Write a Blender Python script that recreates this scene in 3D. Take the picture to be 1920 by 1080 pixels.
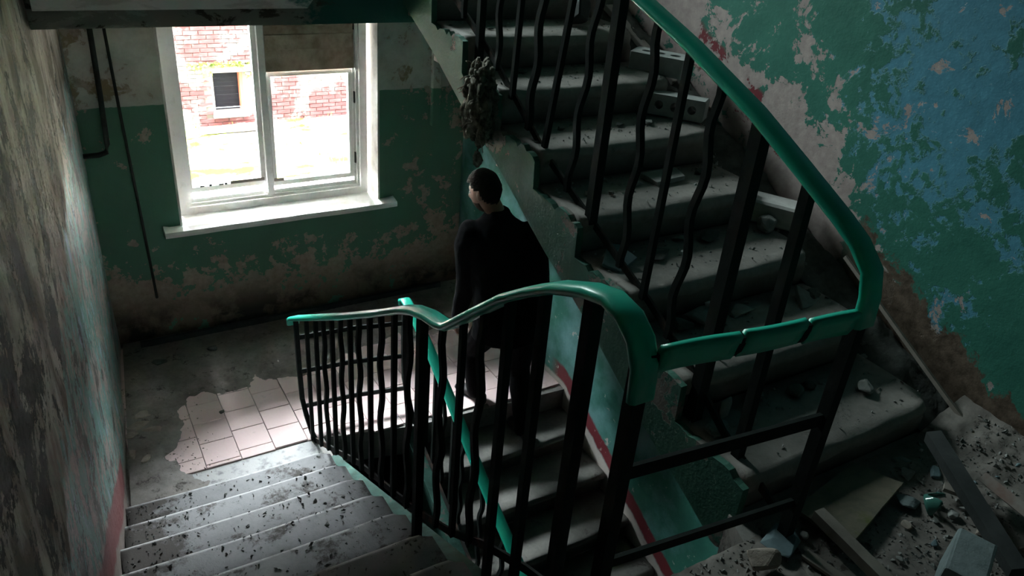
import bpy, bmesh, math, random
from mathutils import Vector, Matrix, noise as mnoise

sc = bpy.context.scene
for o in list(bpy.data.objects):
    bpy.data.objects.remove(o, do_unlink=True)
COL = sc.collection

# ------------------------------------------------------------------ camera, sky, light, exposure
cam_d = bpy.data.cameras.new('camera')
cam = bpy.data.objects.new('camera', cam_d)
COL.objects.link(cam)
cam_d.sensor_fit = 'HORIZONTAL'
cam_d.sensor_width = 36.0
cam_d.lens = 36.0 * 1447.47 / 1920.0
cam_d.clip_start = 0.02
cam_d.clip_end = 200
cam.matrix_world = Matrix(((0.8616302, 0.18140487, -0.47401019, -1.60960387),
                           (-0.50132009, 0.44992098, -0.73908679, -1.08959546),
                           (0.07919319, 0.87445033, 0.47860741, 1.71186457),
                           (0, 0, 0, 1)))
sc.camera = cam

SKY = 190.0
world = bpy.data.worlds.new('overcast_sky')
sc.world = world
world.use_nodes = True
bg = world.node_tree.nodes['Background']
bg.inputs['Color'].default_value = (0.90, 0.97, 1.0, 1)
bg.inputs['Strength'].default_value = SKY

sc.view_settings.view_transform = 'Standard'
sc.view_settings.look = 'None'
sc.view_settings.gamma = 1.0
sc.view_settings.use_curve_mapping = False
sc.view_settings.exposure = 0.55
try:
    sc.cycles.max_bounces = 10
    sc.cycles.diffuse_bounces = 6
    sc.cycles.transparent_max_bounces = 12
    sc.cycles.sample_clamp_indirect = 0.0
except Exception:
    pass


def portal(name, x0, x1, z0, z1, y):
    d = bpy.data.lights.new(name, 'AREA')
    d.shape = 'RECTANGLE'
    d.size = x1 - x0
    d.size_y = z1 - z0
    d.cycles.is_portal = True
    o = bpy.data.objects.new(name, d)
    COL.objects.link(o)
    o.location = ((x0 + x1) / 2, y, (z0 + z1) / 2)
    o.rotation_euler = (math.radians(-90), 0, 0)      # faces -Y, into the stairwell
    return o


portal('daylight_portal', -1.0, 0.46, -0.62, 0.98, 4.50)
portal('daylight_portal', -1.0, 0.46, 2.05, 3.55, 4.50)

# ------------------------------------------------------------------ material helpers
class NT:
    def __init__(s, name, rough=0.8, spec=0.3, metal=0.0):
        s.m = bpy.data.materials.new(name)
        s.m.use_nodes = True
        s.t = s.m.node_tree
        s.b = s.t.nodes['Principled BSDF']
        s.b.inputs['Roughness'].default_value = rough
        s.b.inputs['Metallic'].default_value = metal
        s.b.inputs['Specular IOR Level'].default_value = spec

    def n(s, typ, ins=None, **props):
        nd = s.t.nodes.new(typ)
        for k, v in props.items():
            setattr(nd, k, v)
        for k, v in (ins or {}).items():
            s.put(nd.inputs[k], v)
        return nd

    def put(s, sock, v):
        if isinstance(v, bpy.types.NodeSocket):
            s.t.links.new(v, sock)
        else:
            if hasattr(sock.default_value, '__len__') and hasattr(v, '__len__') and len(sock.default_value) == 4 and len(v) == 3:
                v = (*v, 1)
            sock.default_value = v

    def pos(s):
        return s.n('ShaderNodeNewGeometry').outputs['Position']

    def obj(s):
        tc = s.n('ShaderNodeTexCoord').outputs['Object']
        rnd = s.n('ShaderNodeObjectInfo').outputs['Random']
        off = s.m_('MULTIPLY', rnd, 37.0)
        return s.n('ShaderNodeVectorMath', {0: tc, 1: off}, operation='ADD').outputs[0]

    def scl(s, vec, k):
        return s.n('ShaderNodeVectorMath', {0: vec, 1: k}, operation='MULTIPLY').outputs[0]

    def xyz(s, vec):
        o = s.n('ShaderNodeSeparateXYZ', {0: vec}).outputs
        return o[0], o[1], o[2]

    def noise(s, vec, scale, detail=5, rough=0.6, dist=0.0):
        return s.n('ShaderNodeTexNoise', {'Vector': vec, 'Scale': scale, 'Detail': detail, 'Roughness': rough, 'Distortion': dist}).outputs[0]

    def m_(s, op, a, b=0.0, c=None):
        ins = {0: a, 1: b}
        if c is not None:
            ins[2] = c
        return s.n('ShaderNodeMath', ins, operation=op).outputs[0]

    def step(s, v, lo, hi):
        return s.n('ShaderNodeMapRange', {0: v, 1: lo, 2: hi, 3: 0.0, 4: 1.0}).outputs[0]

    def mix(s, f, a, b):
        nd = s.t.nodes.new('ShaderNodeMix')
        nd.data_type = 'RGBA'
        s.put(nd.inputs[0], f)
        s.put(nd.inputs[6], a)
        s.put(nd.inputs[7], b)
        return nd.outputs[2]

    def lin(s, *terms):
        """sum of (socket, k) pairs and constants"""
        acc = None
        for t in terms:
            v = s.m_('MULTIPLY', t[0], t[1]) if isinstance(t, tuple) else t
            acc = v if acc is None else s.m_('ADD', acc, v)
        return acc

    def mul(s, *f):
        acc = f[0]
        for v in f[1:]:
            acc = s.m_('MULTIPLY', acc, v)
        return acc

    def mx(s, *f):
        acc = f[0]
        for v in f[1:]:
            acc = s.m_('MAXIMUM', acc, v)
        return acc

    def band(s, v, lo, hi, w=0.012):
        return s.mul(s.step(v, lo - w, lo + w), s.step(v, hi + w, hi - w))

    def col(s, c):
        s.put(s.b.inputs['Base Color'], c)

    def rough(s, r):
        s.put(s.b.inputs['Roughness'], r)

    def bump(s, h, strength=0.5, dist=0.01):
        b = s.n('ShaderNodeBump', {'Height': h, 'Strength': strength, 'Distance': dist})
        s.t.links.new(b.outputs[0], s.b.inputs['Normal'])


def simple(name, c1, c2, scale=20, rough=0.8, spec=0.3, metal=0.0, bump=0.3, bd=0.004, thr=(0.35, 0.65), detail=5):
    k = NT(name, rough, spec, metal)
    v = k.obj()
    f = k.noise(v, scale, detail, 0.62)
    k.col(k.mix(k.step(f, *thr), c1, c2))
    if bump:
        k.bump(k.noise(v, scale * 2.2, 5, 0.65), bump, bd)
    return k.m


GREEN = (0.055, 0.235, 0.175)
GREEN_D = (0.030, 0.150, 0.115)
BLUE = (0.075, 0.25, 0.34)
PLASTER = (0.34, 0.28, 0.25)
WHITE = (0.56, 0.53, 0.48)
RED = (0.20, 0.035, 0.045)


def peel_bump(k, v, paint, strength=0.8, dist=0.006):
    """height: paint film above bare plaster, with fine grain and blisters"""
    h = k.lin((paint, 0.55), (k.noise(v, 60, 4, 0.6), 0.25), (k.noise(v, 9, 6, 0.7), 0.6))
    k.bump(h, strength, dist)


# right wall: green paint worn to an older blue coat, bare plaster along the stair, red skirting band
def mat_wall_right():
    k = NT('peeling_green_blue_paint', 0.62, 0.35)
    v = k.pos()
    x, y, z = k.xyz(v)
    big = k.noise(v, 2.1, 9, 0.68, 0.4)
    mid = k.noise(v, 5.5, 8, 0.70, 0.3)
    fine = k.noise(v, 22, 6, 0.7)
    dU = k.lin((y, -0.459), z, -0.15)                 # height over the nosings of the upper flight
    dL = k.lin((k.m_('MINIMUM', y, 2.43), -0.50), z, 1.47 + 0.50 * 2.43)     # and over those of the lower flight
    up = k.step(k.lin((y, -0.49), z, 0.16), -0.02, 0.02)
    lo = k.m_('SUBTRACT', 1.0, up)
    # colour of the paint film
    tone = k.mix(k.step(mid, 0.3, 0.7), GREEN_D, GREEN)
    area = k.mul(k.step(k.lin(z, (y, 0.10)), 0.25, 0.85), k.step(y, 1.35, 0.65))
    bl = k.lin((big, 0.55), (mid, 0.52), (fine, 0.34), (area, 0.16))
    blue = k.step(bl, 0.815, 0.845)
    blue = k.mul(blue, up)
    pale = k.mul(lo, k.step(k.noise(v, 3.0, 6, 0.6), 0.40, 0.62))
    c = k.mix(blue, tone, k.mix(k.step(fine, 0.35, 0.65), BLUE, (0.10, 0.32, 0.44)))
    c = k.mix(k.m_('MULTIPLY', pale, 0.75), c, (0.20, 0.40, 0.42))
    # red skirting bands parallel to the two flights
    wob = k.lin((k.noise(v, 14, 4, 0.6), 0.05), -0.025)
    redU = k.mul(up, k.step(y, 0.85, 1.05), k.band(k.m_('ADD', dU, wob), -0.02, 0.17))
    redL = k.mul(lo, k.step(y, 2.60, 2.50), k.band(k.m_('ADD', dL, wob), 0.045, 0.165))
    c = k.mix(k.mx(redU, redL), c, RED)
    # bare plaster
    near = k.mul(up, k.step(dU, 0.80, 0.12), k.step(y, 0.25, 0.75))
    nl = k.lin((mid, 0.8), (big, 0.3), (fine, 0.12), (near, 0.155))
    bareU = k.step(nl, 0.718, 0.728)
    toe = k.mul(lo, k.step(k.m_('ADD', dL, wob), 0.055, 0.035))
    chips = k.mul(lo, k.step(k.lin((mid, 0.6), (fine, 0.5)), 0.66, 0.675))
    bare = k.mx(k.mul(bareU, up), toe, chips)
    pl = k.mix(k.step(fine, 0.3, 0.7), (0.34, 0.27, 0.26), (0.50, 0.42, 0.40))
    c = k.mix(bare, c, k.mix(k.m_('MULTIPLY', lo, 0.7), pl, WHITE))
    # broken, sooty plaster where the wall meets the floor of the landing
    rag = k.mul(up, k.step(k.lin(dU, (mid, 0.55), (fine, 0.10)), 0.43, 0.41), k.step(y, 0.80, 0.60))
    c = k.mix(rag, c, k.mix(k.step(fine, 0.35, 0.6), (0.07, 0.052, 0.038), (0.17, 0.125, 0.095)))
    k.col(c)
    k.rough(k.mix(bare, (0.5, 0.5, 0.5), (0.9, 0.9, 0.9)))
    peel_bump(k, v, k.m_('SUBTRACT', 1.0, k.mx(bare, k.m_('MULTIPLY', blue, 0.4))), 0.75, 0.005)
    return k.m


def mat_wall_far():
    k = NT('green_dado_whitewash', 0.7, 0.3)
    v = k.pos()
    x, y, z = k.xyz(v)
    big = k.noise(v, 2.3, 7, 0.62, 0.3)
    mid = k.noise(v, 6.5, 7, 0.66, 0.2)
    fine = k.noise(v, 25, 5, 0.7)
    g = k.mix(k.step(big, 0.3, 0.7), (0.105, 0.24, 0.165), (0.125, 0.275, 0.195))
    w = k.mix(k.step(mid, 0.40, 0.62), (0.66, 0.63, 0.58), (0.52, 0.49, 0.44))
    w = k.mix(k.step(big, 0.60, 0.62), w, (0.33, 0.26, 0.17))
    dado = k.step(k.lin(z, (mid, 0.03)), 0.245, 0.240)
    c = k.mix(dado, w, g)
    lowb = k.step(z, -0.75, -1.25)
    side = k.step(k.m_('ABSOLUTE', k.m_('ADD', x, 0.27)), 0.75, 1.3)
    nl = k.lin((mid, 0.75), (big, 0.25), (fine, 0.14), (lowb, 0.20), (side, 0.085))
    bare = k.step(nl, 0.672, 0.680)
    pl = k.mix(k.step(fine, 0.3, 0.7), (0.32, 0.255, 0.20), (0.50, 0.41, 0.34))
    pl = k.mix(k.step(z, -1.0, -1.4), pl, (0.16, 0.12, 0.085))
    c = k.mix(bare, c, pl)
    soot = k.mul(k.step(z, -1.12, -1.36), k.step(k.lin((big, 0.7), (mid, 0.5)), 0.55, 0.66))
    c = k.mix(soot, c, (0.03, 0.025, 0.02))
    k.col(c)
    peel_bump(k, v, k.m_('SUBTRACT', 1.0, bare), 0.7, 0.006)
    return k.m


def mat_wall_left():
    k = NT('streaked_peeling_left_wall', 0.75, 0.35)
    v = k.pos()
    x, y, z = k.xyz(v)
    st = k.scl(v, (1.6, 1.6, 0.6))                    # runs of water down the wall
    s1 = k.noise(st, 2.4, 7, 0.65, 0.4)
    s2 = k.noise(st, 7.0, 7, 0.7, 0.3)
    fine = k.noise(v, 34, 6, 0.72)
    mid = k.noise(k.scl(v, (1, 1, 0.7)), 8, 8, 0.72, 0.3)
    blot = k.noise(k.scl(v, (1, 1, 0.75)), 4.2, 9, 0.74, 0.2)
    cream = k.mix(k.step(s2, 0.38, 0.60), (0.30, 0.215, 0.175), (0.52, 0.46, 0.40))
    cream = k.mix(k.step(s1, 0.48, 0.58), cream, (0.16, 0.12, 0.095))
    green = k.mix(k.step(s1, 0.4, 0.6), (0.075, 0.195, 0.155), (0.17, 0.34, 0.31))
    grn = k.step(k.lin(z, (mid, 0.35), (s1, 0.7), (y, -0.16)), 0.40, 0.37)
    bare = k.step(k.lin((mid, 0.5), (s2, 0.5), (fine, 0.2)), 0.605, 0.615)
    c = k.mix(grn, cream, green)
    c = k.mix(k.mul(grn, bare), c, k.mix(k.step(fine, .35, .65), (0.27, 0.205, 0.185), (0.44, 0.36, 0.33)))
    blue = k.mul(grn, k.step(k.lin((s2, 0.7), (mid, 0.4)), 0.475, 0.465))
    c = k.mix(blue, c, (0.33, 0.40, 0.52))
    dark = k.step(k.lin((blot, 0.80), (fine, 0.30), (y, -0.018)), 0.545, 0.56)
    c = k.mix(dark, c, k.mix(k.step(fine, 0.4, 0.6), (0.03, 0.027, 0.023), (0.085, 0.075, 0.065)))
    dL = k.lin((y, 0.4625), z, 1.345 - 0.4625 * 2.357)   # height over the nosings of the left flight
    wob = k.lin((mid, 0.12), -0.06)
    red = k.mul(k.band(k.m_('ADD', dL, wob), 0.03, 0.24), k.step(y, 2.72, 2.60))
    c = k.mix(red, c, (0.24, 0.07, 0.075))
    toe = k.mul(k.step(k.m_('ADD', dL, wob), 0.05, 0.02), k.step(y, 2.72, 2.60))
    toe = k.mx(toe, k.mul(k.step(z, -1.36, -1.41), k.step(y, 2.55, 2.65)))
    c = k.mix(toe, c, (0.36, 0.31, 0.28))
    k.col(c)
    k.rough(k.mix(grn, (0.8, 0.8, 0.8), (0.45, 0.45, 0.45)))
    h = k.lin((k.mx(bare, dark), -0.5), (fine, 0.35), (mid, 0.7), (s2, 0.4))
    k.bump(h, 0.9, 0.012)
    return k.m


def mat_stringer():
    k = NT('chipped_green_stringer_paint', 0.6, 0.35)
    v = k.pos()
    big = k.noise(v, 4.0, 8, 0.68, 0.3)
    fine = k.noise(v, 24, 6, 0.7)
    c = k.mix(k.step(big, 0.35, 0.65), (0.030, 0.110, 0.080), (0.055, 0.165, 0.125))
    bare = k.step(k.lin((big, 0.8), (fine, 0.25)), 0.60, 0.61)
    c = k.mix(bare, c, k.mix(k.step(fine, 0.35, 0.65), (0.13, 0.125, 0.11), (0.20, 0.19, 0.17)))
    k.col(c)
    peel_bump(k, v, k.m_('SUBTRACT', 1.0, bare), 1.0, 0.008)
    return k.m


def mat_concrete(name, base, dark, dirt, amount, dirtcol=(0.055, 0.047, 0.042), edge=False):
    k = NT(name, 0.75, 0.35)
    v = k.pos()
    a = k.noise(v, 7, 7, 0.65)
    b = k.noise(v, 45, 5, 0.7)
    d = k.noise(v, dirt, 8, 0.72, 0.3)
    c = k.mix(k.step(k.lin((a, 0.7), (b, 0.3)), 0.36, 0.62), base, dark)
    f = k.step(k.lin((d, 0.85), (b, 0.22)), amount, amount + 0.07)
    if edge:                                              # window-lit nosing highlight painted in, dirt swept to the wall side
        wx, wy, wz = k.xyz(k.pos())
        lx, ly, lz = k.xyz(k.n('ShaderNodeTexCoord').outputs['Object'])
        lit_nose = k.mul(k.step(ly, -0.030, -0.014), k.step(k.noise(v, 18, 4, 0.6), 0.30, 0.50))
        c = k.mix(lit_nose, c, (0.42, 0.41, 0.41))
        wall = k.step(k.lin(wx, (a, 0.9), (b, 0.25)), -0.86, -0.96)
        f = k.mul(k.mx(f, wall), k.m_('SUBTRACT', 1.0, lit_nose))
    c = k.mix(k.m_('MULTIPLY', f, 0.9), c, dirtcol)
    k.col(c)
    k.rough(k.mix(f, (0.72, 0.72, 0.72), (0.95, 0.95, 0.95)))
    k.bump(k.lin((b, 0.5), (f, 0.6), (k.noise(v, 130, 3, 0.6), 0.3)), 0.55, 0.004)
    return k.m


M = {}
M['wall_right'] = mat_wall_right()
M['wall_far'] = mat_wall_far()
M['wall_left'] = mat_wall_left()
M['stringer'] = mat_stringer()
def mat_stringer_dark():
    k = NT('grimy_green_stringer_paint', 0.7, 0.25)
    v = k.pos()
    a = k.noise(v, 6, 8, 0.7, 0.3)
    f = k.noise(v, 30, 6, 0.7)
    c = k.mix(k.step(a, 0.40, 0.60), (0.012, 0.050, 0.038), (0.040, 0.120, 0.095))
    c = k.mix(k.step(k.lin((a, 0.7), (f, 0.4)), 0.62, 0.64), c, (0.10, 0.10, 0.09))
    k.col(c)
    k.bump(k.lin((a, 0.6), (f, 0.4)), 0.8, 0.006)
    return k.m


M['stringer_dark'] = mat_stringer_dark()
M['step_left'] = mat_concrete('worn_grey_step_lit_nose', (0.20, 0.197, 0.203), (0.145, 0.143, 0.148), 4.0, 0.575, edge=True)
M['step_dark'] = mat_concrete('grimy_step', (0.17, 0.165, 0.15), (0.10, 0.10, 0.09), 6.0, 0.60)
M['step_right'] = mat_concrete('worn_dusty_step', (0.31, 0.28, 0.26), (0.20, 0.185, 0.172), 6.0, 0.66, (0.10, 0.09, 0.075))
M['slab'] = mat_concrete('raw_concrete', (0.27, 0.255, 0.24), (0.17, 0.16, 0.15), 4.0, 0.60)
M['dirt'] = mat_concrete('dry_floor_dirt', (0.25, 0.225, 0.205), (0.14, 0.122, 0.112), 9.0, 0.60)
def mat_beam():
    k = NT('peeling_beam_paint', 0.8, 0.25)
    v = k.pos()
    x, y, z = k.xyz(v)
    a = k.noise(k.scl(v, (1, 1, 1.8)), 5, 7, 0.68, 0.4)
    b = k.noise(v, 30, 5, 0.7)
    c = k.mix(k.step(a, 0.40, 0.44), (0.10, 0.085, 0.07), (0.36, 0.34, 0.30))
    c = k.mix(k.step(a, 0.56, 0.58), c, (0.46, 0.44, 0.40))
    nz = k.xyz(k.n('ShaderNodeNewGeometry').outputs['Normal'])[2]
    c = k.mix(k.step(nz, -0.6, -0.8), c, k.mix(k.step(a, 0.4, 0.5), (0.50, 0.48, 0.44), (0.66, 0.64, 0.60)))   # unseen underside, made pale to bounce light onto the window wall
    teal = k.mul(k.step(k.lin(x, (a, 0.8)), -0.15, -0.05), k.step(a, 0.34, 0.38))
    c = k.mix(teal, c, (0.045, 0.16, 0.14))
    k.col(c)
    k.bump(k.lin((a, 0.8), (b, 0.3)), 0.6, 0.008)
    return k.m


M['beam'] = mat_beam()


def mat_tile():
    k = NT('pale_pink_floor_tile', 0.75, 0.2)
    v = k.obj()
    r = k.n('ShaderNodeObjectInfo').outputs['Random']
    c = k.mix(r, (0.66, 0.50, 0.488), (0.73, 0.565, 0.553))
    d = k.noise(v, 9, 7, 0.7, 0.2)
    c = k.mix(k.m_('MULTIPLY', k.step(d, 0.60, 0.75), 0.45), c, (0.30, 0.25, 0.235))
    k.col(c)
    k.bump(k.noise(v, 70, 4, 0.6), 0.12, 0.002)
    return k.m


M['tile'] = mat_tile()
M['metal'] = simple('blackened_green_iron', (0.008, 0.011, 0.010), (0.014, 0.020, 0.018), 14, 0.75, 0.12, 0.0, 0.5, 0.003)
M['rust'] = simple('rusty_flat_iron', (0.020, 0.022, 0.020), (0.085, 0.050, 0.038), 9, 0.8, 0.25, 0.0, 0.6, 0.003, (0.52, 0.62))
M['plastic'] = simple('green_handrail_plastic', (0.014, 0.44, 0.30), (0.022, 0.52, 0.36), 6, 0.33, 0.45, 0.0, 0.06, 0.003)
M['white'] = simple('flaking_white_paint', (0.86, 0.84, 0.82), (0.74, 0.71, 0.68), 16, 0.55, 0.35, 0.0, 0.4, 0.003, (0.55, 0.75))
M['reveal'] = simple('limewashed_reveal', (0.66, 0.62, 0.58), (0.50, 0.45, 0.41), 8, 0.85, 0.2, 0.0, 0.6, 0.006, (0.5, 0.7))
M['board'] = simple('rotten_fibreboard', (0.50, 0.40, 0.32), (0.30, 0.225, 0.17), 10, 0.9, 0.2, 0.0, 0.7, 0.006)
M['stone'] = simple('grey_rubble', (0.31, 0.31, 0.30), (0.20, 0.20, 0.19), 16, 0.9, 0.25, 0.0, 0.7, 0.006)
M['stone_dk'] = simple('dark_rubble', (0.13, 0.14, 0.13), (0.07, 0.075, 0.07), 16, 0.9, 0.25, 0.0, 0.7, 0.006)
M['stone_bl'] = simple('blue_grey_painted_plaster', (0.16, 0.23, 0.255), (0.11, 0.16, 0.18), 12, 0.7, 0.35, 0.0, 0.4, 0.004)
M['plasterbit'] = simple('broken_beige_plaster', (0.36, 0.31, 0.27), (0.24, 0.20, 0.17), 18, 0.9, 0.2, 0.0, 0.7, 0.006)
M['palebit'] = simple('pale_plaster', (0.54, 0.53, 0.52), (0.40, 0.39, 0.38), 12, 0.85, 0.25, 0.0, 0.5, 0.005)
M['block'] = simple('pale_blue_aerated_block', (0.26, 0.31, 0.32), (0.20, 0.245, 0.25), 12, 0.9, 0.2, 0.0, 0.7, 0.006)
M['hollow'] = simple('silicate_brick', (0.42, 0.43, 0.43), (0.28, 0.30, 0.29), 10, 0.85, 0.25, 0.0, 0.5, 0.004)
M['wood'] = simple('weathered_pale_wood', (0.34, 0.30, 0.265), (0.24, 0.21, 0.185), 8, 0.8, 0.25, 0.0, 0.5, 0.003)
M['wood_wh'] = simple('whitewashed_plank', (0.55, 0.52, 0.50), (0.40, 0.36, 0.34), 8, 0.8, 0.25, 0.0, 0.4, 0.003)
M['wood_red'] = simple('reddish_plank', (0.20, 0.12, 0.10), (0.30, 0.32, 0.30), 5, 0.8, 0.25, 0.0, 0.5, 0.003)
M['wood_dk'] = simple('black_charred_wood', (0.025, 0.030, 0.030), (0.050, 0.055, 0.055), 8, 0.8, 0.3, 0.0, 0.5, 0.004)
M['rag'] = simple('matted_tow', (0.26, 0.24, 0.20), (0.06, 0.055, 0.045), 24, 0.97, 0.1, 0.0, 1.0, 0.01)
M['black'] = simple('black_cloth', (0.0035, 0.0045, 0.005), (0.006, 0.007, 0.008), 30, 0.95, 0.1, 0.0, 0.2, 0.003)
M['trouser'] = simple('black_trouser_cloth', (0.005, 0.0055, 0.006), (0.008, 0.008, 0.009), 30, 0.95, 0.1, 0.0, 0.2, 0.003)
M['shoe'] = simple('dark_shoe_leather', (0.012, 0.011, 0.011), (0.02, 0.018, 0.018), 20, 0.6, 0.3, 0.0, 0.2, 0.002)
M['skin'] = simple('skin', (0.27, 0.145, 0.105), (0.22, 0.115, 0.085), 9, 0.55, 0.35, 0.0, 0.1, 0.002)
M['hair'] = simple('dark_brown_hair', (0.006, 0.0045, 0.0035), (0.014, 0.010, 0.007), 40, 0.7, 0.2, 0.0, 0.9, 0.006)
M['beard'] = simple('short_brown_beard', (0.060, 0.036, 0.026), (0.10, 0.060, 0.044), 60, 0.8, 0.2, 0.0, 0.8, 0.004)
M['pipe'] = simple('dark_pipe_paint', (0.018, 0.024, 0.020), (0.035, 0.042, 0.035), 10, 0.6, 0.3, 0.0, 0.3, 0.003)


def mat_sheet():
    k = NT('mouldy_fibreboard_sheet', 0.9, 0.2)
    v = k.obj()
    a = k.noise(v, 5, 6, 0.65, 0.3)
    c = k.mix(k.step(a, 0.42, 0.6), (0.22, 0.19, 0.145), (0.13, 0.13, 0.10))
    c = k.mix(k.step(k.noise(v, 4, 5, 0.6), 0.56, 0.66), c, (0.11, 0.135, 0.03))
    k.col(c)
    k.bump(k.noise(v, 60, 4, 0.6), 0.4, 0.003)
    return k.m


M['sheet'] = mat_sheet()


def mat_brick():
    k = NT('faded_whitewashed_brick', 0.9, 0.2)
    v = k.pos()
    f = k.noise(v, 1.5, 7, 0.7, 0.6)
    g = k.noise(k.scl(v, (4, 4, 13)), 1.0, 3, 0.6)
    c = k.mix(k.step(g, 0.35, 0.65), (0.060, 0.018, 0.018), (0.085, 0.036, 0.036))
    c = k.mix(k.step(f, 0.50, 0.56), c, (0.17, 0.165, 0.155))
    k.col(c)
    return k.m


M['brick'] = mat_brick()
M['mortar'] = simple('pale_mortar', (0.13, 0.125, 0.115), (0.10, 0.098, 0.09), 4, 0.95, 0.1)
M['redpaint'] = simple('red_window_paint', (0.42, 0.08, 0.04), (0.35, 0.07, 0.04), 6, 0.6, 0.3)
M['louvre'] = simple('slate_grey_boards', (0.007, 0.008, 0.012), (0.005, 0.006, 0.010), 6, 0.8, 0.2)


def mat_ground():
    k = NT('pale_dry_ground_with_grass', 0.95, 0.1)
    v = k.pos()
    f = k.noise(k.scl(v, (1, 1.6, 1)), 0.9, 7, 0.7, 0.3)
    c = k.mix(k.step(f, 0.44, 0.58), (0.20, 0.19, 0.17), (0.085, 0.105, 0.003))
    k.col(c)
    return k.m


M['ground'] = mat_ground()
M['grass'] = simple('young_grass', (0.11, 0.14, 0.02), (0.07, 0.115, 0.025), 3, 0.8, 0.2)


def mat_glass(name, tint):
    m = bpy.data.materials.new(name)
    m.use_nodes = True
    t = m.node_tree
    t.nodes.clear()
    out = t.nodes.new('ShaderNodeOutputMaterial')
    mix = t.nodes.new('ShaderNodeMixShader')
    tr = t.nodes.new('ShaderNodeBsdfTransparent')
    gl = t.nodes.new('ShaderNodeBsdfGlossy')
    fr = t.nodes.new('ShaderNodeFresnel')
    nz = t.nodes.new('ShaderNodeTexNoise')
    tr.inputs[0].default_value = (*tint, 1)
    gl.inputs['Roughness'].default_value = 0.05
    nz.inputs['Scale'].default_value = 6
    t.links.new(fr.outputs[0], mix.inputs[0])
    t.links.new(tr.outputs[0], mix.inputs[1])
    t.links.new(gl.outputs[0], mix.inputs[2])
    t.links.new(mix.outputs[0], out.inputs[0])
    return m


M['glass'] = mat_glass('dusty_window_glass', (0.93, 0.95, 0.95))
M['glass_dimming'] = mat_glass('dimming_window_glass', (0.40, 0.425, 0.415))  # tint set to cut the daylight through the unseen upper window
M['bottle'] = simple('green_bottle_glass', (0.05, 0.16, 0.13), (0.07, 0.20, 0.17), 10, 0.08, 0.6, 0.0, 0.0)

# ------------------------------------------------------------------ object helpers
def link(name, bm, mat, parent=None, loc=None, smooth=False):
    me = bpy.data.meshes.new(name)
    bmesh.ops.recalc_face_normals(bm, faces=bm.faces)
    bm.to_mesh(me)
    bm.free()
    if smooth:
        for p in me.polygons:
            p.use_smooth = True
    me.materials.append(mat)
    o = bpy.data.objects.new(name, me)
    COL.objects.link(o)
    if parent is not None:
        o.parent = parent
    if loc is not None:
        o.location = loc
    return o


def tag(o, label=None, cat=None, group=None, kind=None):
    if label:
        o['label'] = label
    if cat:
        o['category'] = cat
    if group:
        o['group'] = group
    if kind:
        o['kind'] = kind
    return o


def thing(name, label, cat, loc=(0, 0, 0), group=None):
    o = bpy.data.objects.new(name, None)
    COL.objects.link(o)
    o.location = loc
    o.empty_display_size = 0.1
    return tag(o, label, cat, group)


def struct(name, bm, mat, label=None, smooth=False):
    o = link(name, bm, mat, None, None, smooth)
    return tag(o, label, None, None, 'structure')


def bm_box(bm, a, b):
    (x0, y0, z0), (x1, y1, z1) = a, b
    v = [bm.verts.new(p) for p in ((x0, y0, z0), (x1, y0, z0), (x1, y1, z0), (x0, y1, z0),
                                   (x0, y0, z1), (x1, y0, z1), (x1, y1, z1), (x0, y1, z1))]
    for f in ((0, 3, 2, 1), (4, 5, 6, 7), (0, 1, 5, 4), (1, 2, 6, 5), (2, 3, 7, 6), (3, 0, 4, 7)):
        bm.faces.new([v[i] for i in f])
    return v


def box(a, b):
    bm = bmesh.new()
    bm_box(bm, a, b)
    return bm


def obox(size, bevel=0.0, seg=1):
    """box centred on x, y with its foot at z = 0"""
    bm = box((-size[0] / 2, -size[1] / 2, 0), (size[0] / 2, size[1] / 2, size[2]))
    if bevel:
        bmesh.ops.bevel(bm, geom=bm.edges[:], offset=bevel, segments=seg, affect='EDGES', profile=0.5)
    return bm


def prism_yz(poly, x0, x1, nx=1):
    """polygon of (y, z) drawn along x"""
    bm = bmesh.new()
    rings = []
    for i in range(nx + 1):
        x = x0 + (x1 - x0) * i / nx
        rings.append([bm.verts.new((x, y, z)) for y, z in poly])
    n = len(poly)
    for a, b in zip(rings, rings[1:]):
        for i in range(n):
            bm.faces.new((a[i], a[(i + 1) % n], b[(i + 1) % n], b[i]))
    bm.faces.new(rings[0][::-1])
    bm.faces.new(rings[-1])
    return bm


def prism_xy(poly, z0, z1):
    bm = bmesh.new()
    lo = [bm.verts.new((x, y, z0)) for x, y in poly]
    hi = [bm.verts.new((x, y, z1)) for x, y in poly]
    n = len(poly)
    for i in range(n):
        bm.faces.new((lo[i], lo[(i + 1) % n], hi[(i + 1) % n], hi[i]))
    bm.faces.new(lo[::-1])
    bm.faces.new(hi)
    return bm


def sweep(bm, pts, w, h, side=None, rnd=True):
    """rounded-rectangle section w (along side) by h drawn along pts"""
    pts = [Vector(p) for p in pts]
    n = len(pts)
    if rnd:
        c = 0.28
        sec = [(-.5 + c * .5, -.5), (.5 - c * .5, -.5), (.5, -.5 + c), (.5, .5 - c), (.5 - c * .5, .5), (-.5 + c * .5, .5), (-.5, .5 - c), (-.5, -.5 + c)]
    else:
        sec = [(-.5, -.5), (.5, -.5), (.5, .5), (-.5, .5)]
    rings = []
    for i, p in enumerate(pts):
        t = (pts[min(i + 1, n - 1)] - pts[max(i - 1, 0)]).normalized()
        s = Vector(side) if side is not None else (Vector((0, 0, 1)) if abs(t.z) < .9 else Vector((1, 0, 0))).cross(t)
        s = (s - t * s.dot(t)).normalized()
        u = t.cross(s)
        rings.append([bm.verts.new(p + s * a * w + u * b * h) for a, b in sec])
    k = len(sec)
    for a, b in zip(rings, rings[1:]):
        for i in range(k):
            bm.faces.new((a[i], a[(i + 1) % k], b[(i + 1) % k], b[i]))
    bm.faces.new(rings[0][::-1])
    bm.faces.new(rings[-1])


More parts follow.
